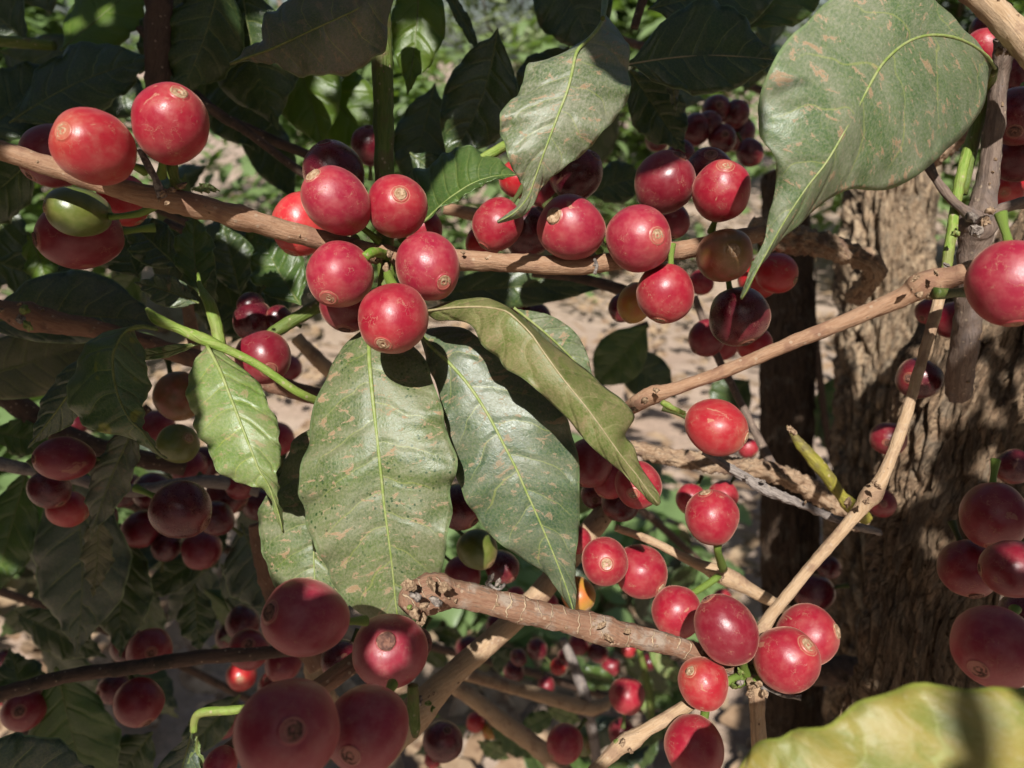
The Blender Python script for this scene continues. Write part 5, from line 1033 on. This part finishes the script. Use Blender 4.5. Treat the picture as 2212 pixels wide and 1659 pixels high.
# ------------------------------------------------------------------ unseen leaves added above and behind the camera to cast the shade
SV = []; SF = []
E1 = (RT - SUN * RT.dot(SUN)).normalized(); E2 = SUN.cross(E1)
def shade(u, v, d, size, ang, zb, asp):
    p = P(u, v, d); t = (d + zb) / (-SUN.dot(FW)); c = p + SUN * t; L = size * d / FP; a = R_(ang)
    dr = E1 * math.cos(a) + E2 * math.sin(a)
    blade(SV, SF, c - dr * L, 2 * L, L * asp, dr, E1 * 0 + SUN, .25 if asp < .15 else .02, 8)
def pl(u, v, d):
    p = P(u, v, d); return p.dot(E1), p.dot(E2)
LIT = [(203, 317, .14, 84), (369, 268, .146, 84), (727, 434, .166, 74), (857, 446, .171, 68), (925, 576, .169, 72), (733, 594, .168, 72), (849, 688, .158, 76), (640, 470, .194, 45), (640, 535, .194, 30),
 (520, 470, .166, 24), (600, 492, .17, 24), (440, 455, .164, 12), (1030, 563, .177, 22), (1090, 568, .177, 22), (1230, 585, .177, 12), (1480, 540, .182, 22), (1420, 550, .182, 20), (990, 565, .177, 20), (1290, 580, .17, 20), (640, 505, .172, 20),
 (1800, 60, .14, 80), (1900, 40, .14, 90), (1760, 180, .14, 90), (1860, 140, .14, 90), (1960, 140, .143, 90), (2060, 150, .15, 60), (1720, 290, .14, 70), (1820, 270, .14, 90), (1930, 260, .145, 90), (2030, 240, .15, 60), (1740, 400, .14, 60), (1830, 370, .142, 60), (1700, 460, .142, 40), (1665, 520, .144, 26), (1635, 590, .146, 16), (2030, 40, .15, 40), (2000, 330, .15, 50), (1900, 370, .148, 50),
 (1190, 180, .152, 55), (1250, 190, .152, 60), (1310, 190, .154, 50), (1140, 260, .154, 60), (1210, 280, .153, 60), (1140, 340, .155, 50), (1180, 370, .156, 30), (1130, 420, .157, 22), (1095, 468, .158, 16), (1240, 130, .153, 40),
 (470, 790, .162, 50), (500, 850, .16, 70), (530, 930, .158, 75), (560, 1000, .16, 60), (590, 1050, .162, 30), (605, 1110, .163, 16),
 (780, 850, .17, 110), (870, 870, .17, 90), (760, 960, .168, 110), (880, 970, .168, 110), (740, 1070, .168, 100), (870, 1080, .168, 110), (780, 1180, .169, 100), (880, 1190, .169, 100), (850, 1250, .17, 40), (940, 1200, .17, 40),
 (1000, 830, .178, 40), (1020, 920, .176, 70), (1080, 960, .176, 90), (1060, 1050, .176, 80), (1150, 1040, .176, 80), (1200, 1090, .177, 60), (1160, 1150, .177, 70), (1210, 1210, .178, 50), (1235, 1280, .178, 25), (1200, 980, .178, 40),
 (1040, 665, .166, 30), (1090, 710, .16, 40), (1150, 760, .157, 50), (1210, 820, .155, 60), (1270, 890, .154, 60), (1330, 940, .154, 50), (1360, 1000, .155, 35), (1400, 1060, .157, 25), (1250, 775, .187, 40), (960, 675, .17, 25),
 (600, 1120, .183, 45), (620, 1200, .182, 50), (660, 1240, .181, 50), (650, 1000, .184, 30),
 (1234, 515, .172, 50), (1380, 515, .171, 74), (1558, 412, .178, 62), (1437, 634, .176, 60), (1676, 575, .23, 40), (1465, 430, .187, 28), (1547, 923, .172, 66), (1538, 1117, .182, 60), (1378, 1048, .186, 52), (1306, 1213, .19, 54), (1384, 1234, .212, 58), (1462, 1322, .196, 54), (1568, 1360, .164, 70), (1699, 1424, .162, 70), (1743, 1372, .18, 64), (1520, 1476, .166, 56), (1498, 1600, .164, 50), (1320, 1040, .208, 30), (1100, 385, .215, 22),
 (900, 1280, .155, 44), (960, 1285, .159, 44), (1040, 1295, .161, 34), (1120, 1318, .163, 34), (1200, 1336, .165, 34), (1280, 1356, .167, 34), (1360, 1375, .169, 32), (1440, 1395, .171, 28), (1500, 1410, .172, 24),
 (1400, 855, .173, 24), (1480, 835, .171, 22), (1560, 805, .17, 22), (1650, 768, .168, 22), (1740, 730, .166, 22), (1830, 693, .163, 24), (1920, 655, .16, 26), (2000, 615, .157, 34), (2080, 585, .153, 24),
 (1660, 1340, .174, 20), (1720, 1265, .173, 20), (1790, 1180, .172, 20), (1850, 1110, .17, 20), (1885, 1065, .169, 24), (1930, 980, .17, 16), (1995, 760, .171, 16), (2025, 660, .173, 16), (1635, 1520, .169, 22), (1640, 1580, .17, 22), (1400, 1578, .172, 20), (1470, 1535, .172, 18), (1330, 1620, .172, 20),
 (985, 1450, .218, 26), (1050, 1392, .221, 26), (1120, 1330, .225, 24), (1290, 1120, .235, 26), (1500, 1215, .212, 20), (1570, 1250, .213, 24), (1440, 1180, .212, 14), (1600, 1010, .24, 26), (1700, 1035, .24, 26), (1480, 995, .241, 20), (1650, 1055, .193, 14), (1590, 1020, .193, 12), (1720, 1085, .193, 12),
 (1800, 1560, .092, 60), (1900, 1560, .092, 80), (1980, 1600, .092, 80), (1700, 1640, .092, 70), (2150, 1540, .092, 60), (2200, 1620, .092, 60), (1860, 1640, .092, 80), (2010, 1520, .092, 30),
 (2190, 640, .136, 50), (2150, 250, .178, 18), (2140, 330, .18, 18), (2100, 600, .187, 24), (2095, 700, .195, 24), (2180, 60, .12, 40), (2060, 500, .179, 12), (2075, 380, .182, 12), (2095, 300, .184, 12), (2125, 120, .2, 26), (2165, 408, .24, 30),
 (1950, 440, .478, 70), (1890, 480, .478, 60), (1870, 560, .475, 50), (1880, 760, .47, 36), (1860, 650, .47, 36), (2040, 850, .275, 60), (1980, 940, .28, 40), (1950, 1060, .285, 30), (2170, 900, .29, 40), (2090, 1040, .285, 26), (1990, 1190, .28, 16), (2030, 760, .29, 24), (2100, 740, .29, 22), (1975, 1050, .28, 18), (2035, 320, .242, 20), (1850, 560, .25, 18),
 (550, 620, .2, 0), (360, 635, .197, 34), (440, 690, .186, 12), (470, 745, .17, 16), (560, 790, .172, 14), (640, 845, .174, 14), (570, 760, .2, 20), (545, 1532, .2, 0), (450, 1536, .2, 12), (418, 1570, .2, 10), (435, 1640, .2, 12), (522, 1450, .38, 20), (870, 70, .216, 12), (862, 120, .216, 12), (905, 60, .216, 12), (1000, 350, .18, 40), (2180, 1200, .152, 14), (690, 690, .204, 16), (590, 560, .23, 24), (700, 270, .29, 30), (790, 200, .31, 22), (20, 410, .28, 24), (90, 590, .25, 16), (690, 250, .29, 18), (640, 265, .29, 18), (720, 200, .29, 14), (760, 240, .31, 16), (590, 130, .29, 12), (850, 150, .216, 20), (905, 90, .216, 22), (60, 145, .28, 16), (180, 90, .27, 20), (130, 20, .27, 18), (250, 60, .27, 18), (1560, 1010, .24, 20), (1760, 1010, .213, 16)]
LITP = [(*pl(u, v, d), r * d / FP) for u, v, d, r in LIT]
COV = []
def covered(x, y): return any((x - a) ** 2 + (y - b) ** 2 < r * r for a, b, r in COV)
def shade_zone(u0, v0, u1, v1, d, step=26):
    pts = [(u0 + (i + rnd.random()) * step, v0 + (j + rnd.random()) * step) for i in range(int((u1 - u0) / step)) for j in range(int((v1 - v0) / step))]
    rnd.shuffle(pts)
    for u, v in pts:
        x, y = pl(u, v, d)
        if covered(x, y): continue
        done = False
        for L in (.024, .018, .013, .009, .006, .004, .0028):
            W_ = L * .46
            for tr in range(5):
                a = rnd.random() * math.pi; ca, sa = math.cos(a), math.sin(a); sh = rnd.uniform(-.5, .5) * L if tr else 0
                cx, cy = x + ca * sh, y + sa * sh
                discs = [(cx + ca * L * k, cy + sa * L * k, W_ * w_) for k, w_ in ((-.72, .6), (-.38, .9), (0, 1), (.38, .9), (.72, .6))]
                if any((px_ - a_) ** 2 + (py_ - b_) ** 2 < (pr + r_) ** 2 for px_, py_, pr in discs for a_, b_, r_ in LITP): continue
                zb = rnd.uniform(.03, .11); p = P(u, v, d); t = (d + zb) / (-SUN.dot(FW)); c = p + SUN * t
                c = c + E1 * (cx - x) + E2 * (cy - y)
                dr = E1 * ca + E2 * sa
                blade(SV, SF, c - dr * L, 2 * L, W_ * 1.05, dr, SUN, 0.02, 8)
                COV.extend((px_, py_, pr * .9) for px_, py_, pr in discs)
                done = True; break
            if done: break
shade_zone(-250, -400, 1350, 260, .24)
shade_zone(-250, -400, 1350, 330, .32, 40)
shade_zone(1290, 20, 1370, 130, .153, 14)
shade_zone(1330, -300, 1680, 215, .215)
shade_zone(1370, 180, 1660, 340, .31)
shade_zone(-200, 350, 330, 700, .24)
shade_zone(-60, 400, 270, 580, .17)
shade_zone(60, 700, 350, 960, .164)
shade_zone(300, 450, 640, 720, .24)
shade_zone(-200, 650, 460, 1050, .24)
shade_zone(-100, 880, 560, 1300, .24)
shade_zone(-100, 1280, 620, 1750, .27)
shade_zone(760, 1330, 930, 1500, .146, 14)
shade_zone(560, 1380, 740, 1420, .134, 14)
shade_zone(480, 1450, 900, 1850, .100, 16)
shade_zone(480, 1440, 900, 1850, .114, 16)
shade_zone(560, 1440, 940, 1850, .128, 16)
shade_zone(740, 1320, 930, 1500, .142, 12)
shade_zone(480, 0, 850, 170, .163, 16)
shade(1700, 205, .139, 44, 8, .06, .13)
shade(2112, 1575, .092, 150, 92, .32, .34)
shade_zone(480, 1070, 570, 1350, .25)
shade_zone(940, 1000, 1100, 1260, .235)
shade_zone(1180, 330, 1310, 430, .205)
shade_zone(1370, 325, 1440, 420, .19, 14)
shade_zone(1480, 320, 1580, 350, .2, 14)
shade_zone(1530, 620, 1670, 750, .187, 16)
shade_zone(1510, 490, 1625, 600, .178, 16)
shade_zone(1200, 450, 1260, 470, .172, 12)
shade_zone(1640, 300, 1770, 1450, .5)
shade_zone(1820, 980, 1960, 1500, .455, 44)
shade_zone(1860, 700, 2300, 1160, .285, 60)
shade_zone(1860, 1120, 2300, 1560, .285, 30)
shade_zone(2010, 1030, 2250, 1480, .16)
shade_zone(2140, 180, 2250, 400, .21)
shade_zone(1560, 1380, 1900, 1480, .38)
shade_zone(1640, 490, 1760, 560, .245)
shade_zone(880, 1340, 1500, 1620, .58, 34)
shade_zone(-60, 1180, 560, 1700, .42, 34)
shade_zone(1320, 60, 1700, 300, .42, 34)
shade_zone(200, 330, 620, 700, .40, 34)
shade_zone(1250, 960, 1520, 1250, .5, 40)
LITD = []
for i in range(9000):
    th = math.acos(rnd.uniform(-0.25, 1)); ph = rnd.random() * 2 * math.pi
    dv = Vector((math.sin(th) * math.cos(ph), math.sin(th) * math.sin(ph), math.cos(th)))
    R0 = rnd.uniform(.55, 1.1)
    p = CAM + FW * .1 + dv * R0
    r_ = p - CAM; z = r_.dot(FW)
    if z > 0.02:
        uu = 1106 + FP * r_.dot(RT) / z; vv = 829.5 - FP * r_.dot(UPV) / z
        if -500 < uu < 2700 and -500 < vv < 2150: continue
    # where does its shadow fall?
    bad = False
    for dd in (.12, .17, .25, .4):
        t = ((p - CAM).dot(FW) - dd) / SUN.dot(FW)
        q = p - SUN * t; uu = 1106 + FP * (q - CAM).dot(RT) / dd; vv = 829.5 - FP * (q - CAM).dot(UPV) / dd
        m_ = .08 * FP / dd
        if -m_ < uu < 2212 + m_ and -m_ < vv < 1659 + m_: bad = True
    for zz in (0, 1.2, 2.0):
        if p.z <= zz: continue
        q = p - SUN * ((p.z - zz) / SUN.z); z = (q - CAM).dot(FW)
        if z > .5:
            uu = 1106 + FP * (q - CAM).dot(RT) / z
            if (700 if zz == 0 else -100) < uu < 2300 and q.y < 14 and rnd.random() < .8: bad = True
    if bad: continue
    a = rnd.random() * 6.28
    blade(SV, SF, p, rnd.uniform(.09, .15), rnd.uniform(.022, .034), Vector((math.cos(a), math.sin(a), rnd.uniform(-.6, .2))), Vector((rnd.uniform(-.4, .4), rnd.uniform(-.4, .4), 1)), .3, 4)
m_sh = LM['dark']
o = mesh_obj('added_shade_leaves', [tuple(v) for v in SV], SF, m_sh, uvs=None); tag(o, 'unseen leaves added above and behind the camera to cast shade', 'added shade foliage', kind='stuff')
sol = o.modifiers.new('thickness', 'SOLIDIFY'); sol.thickness = .0003
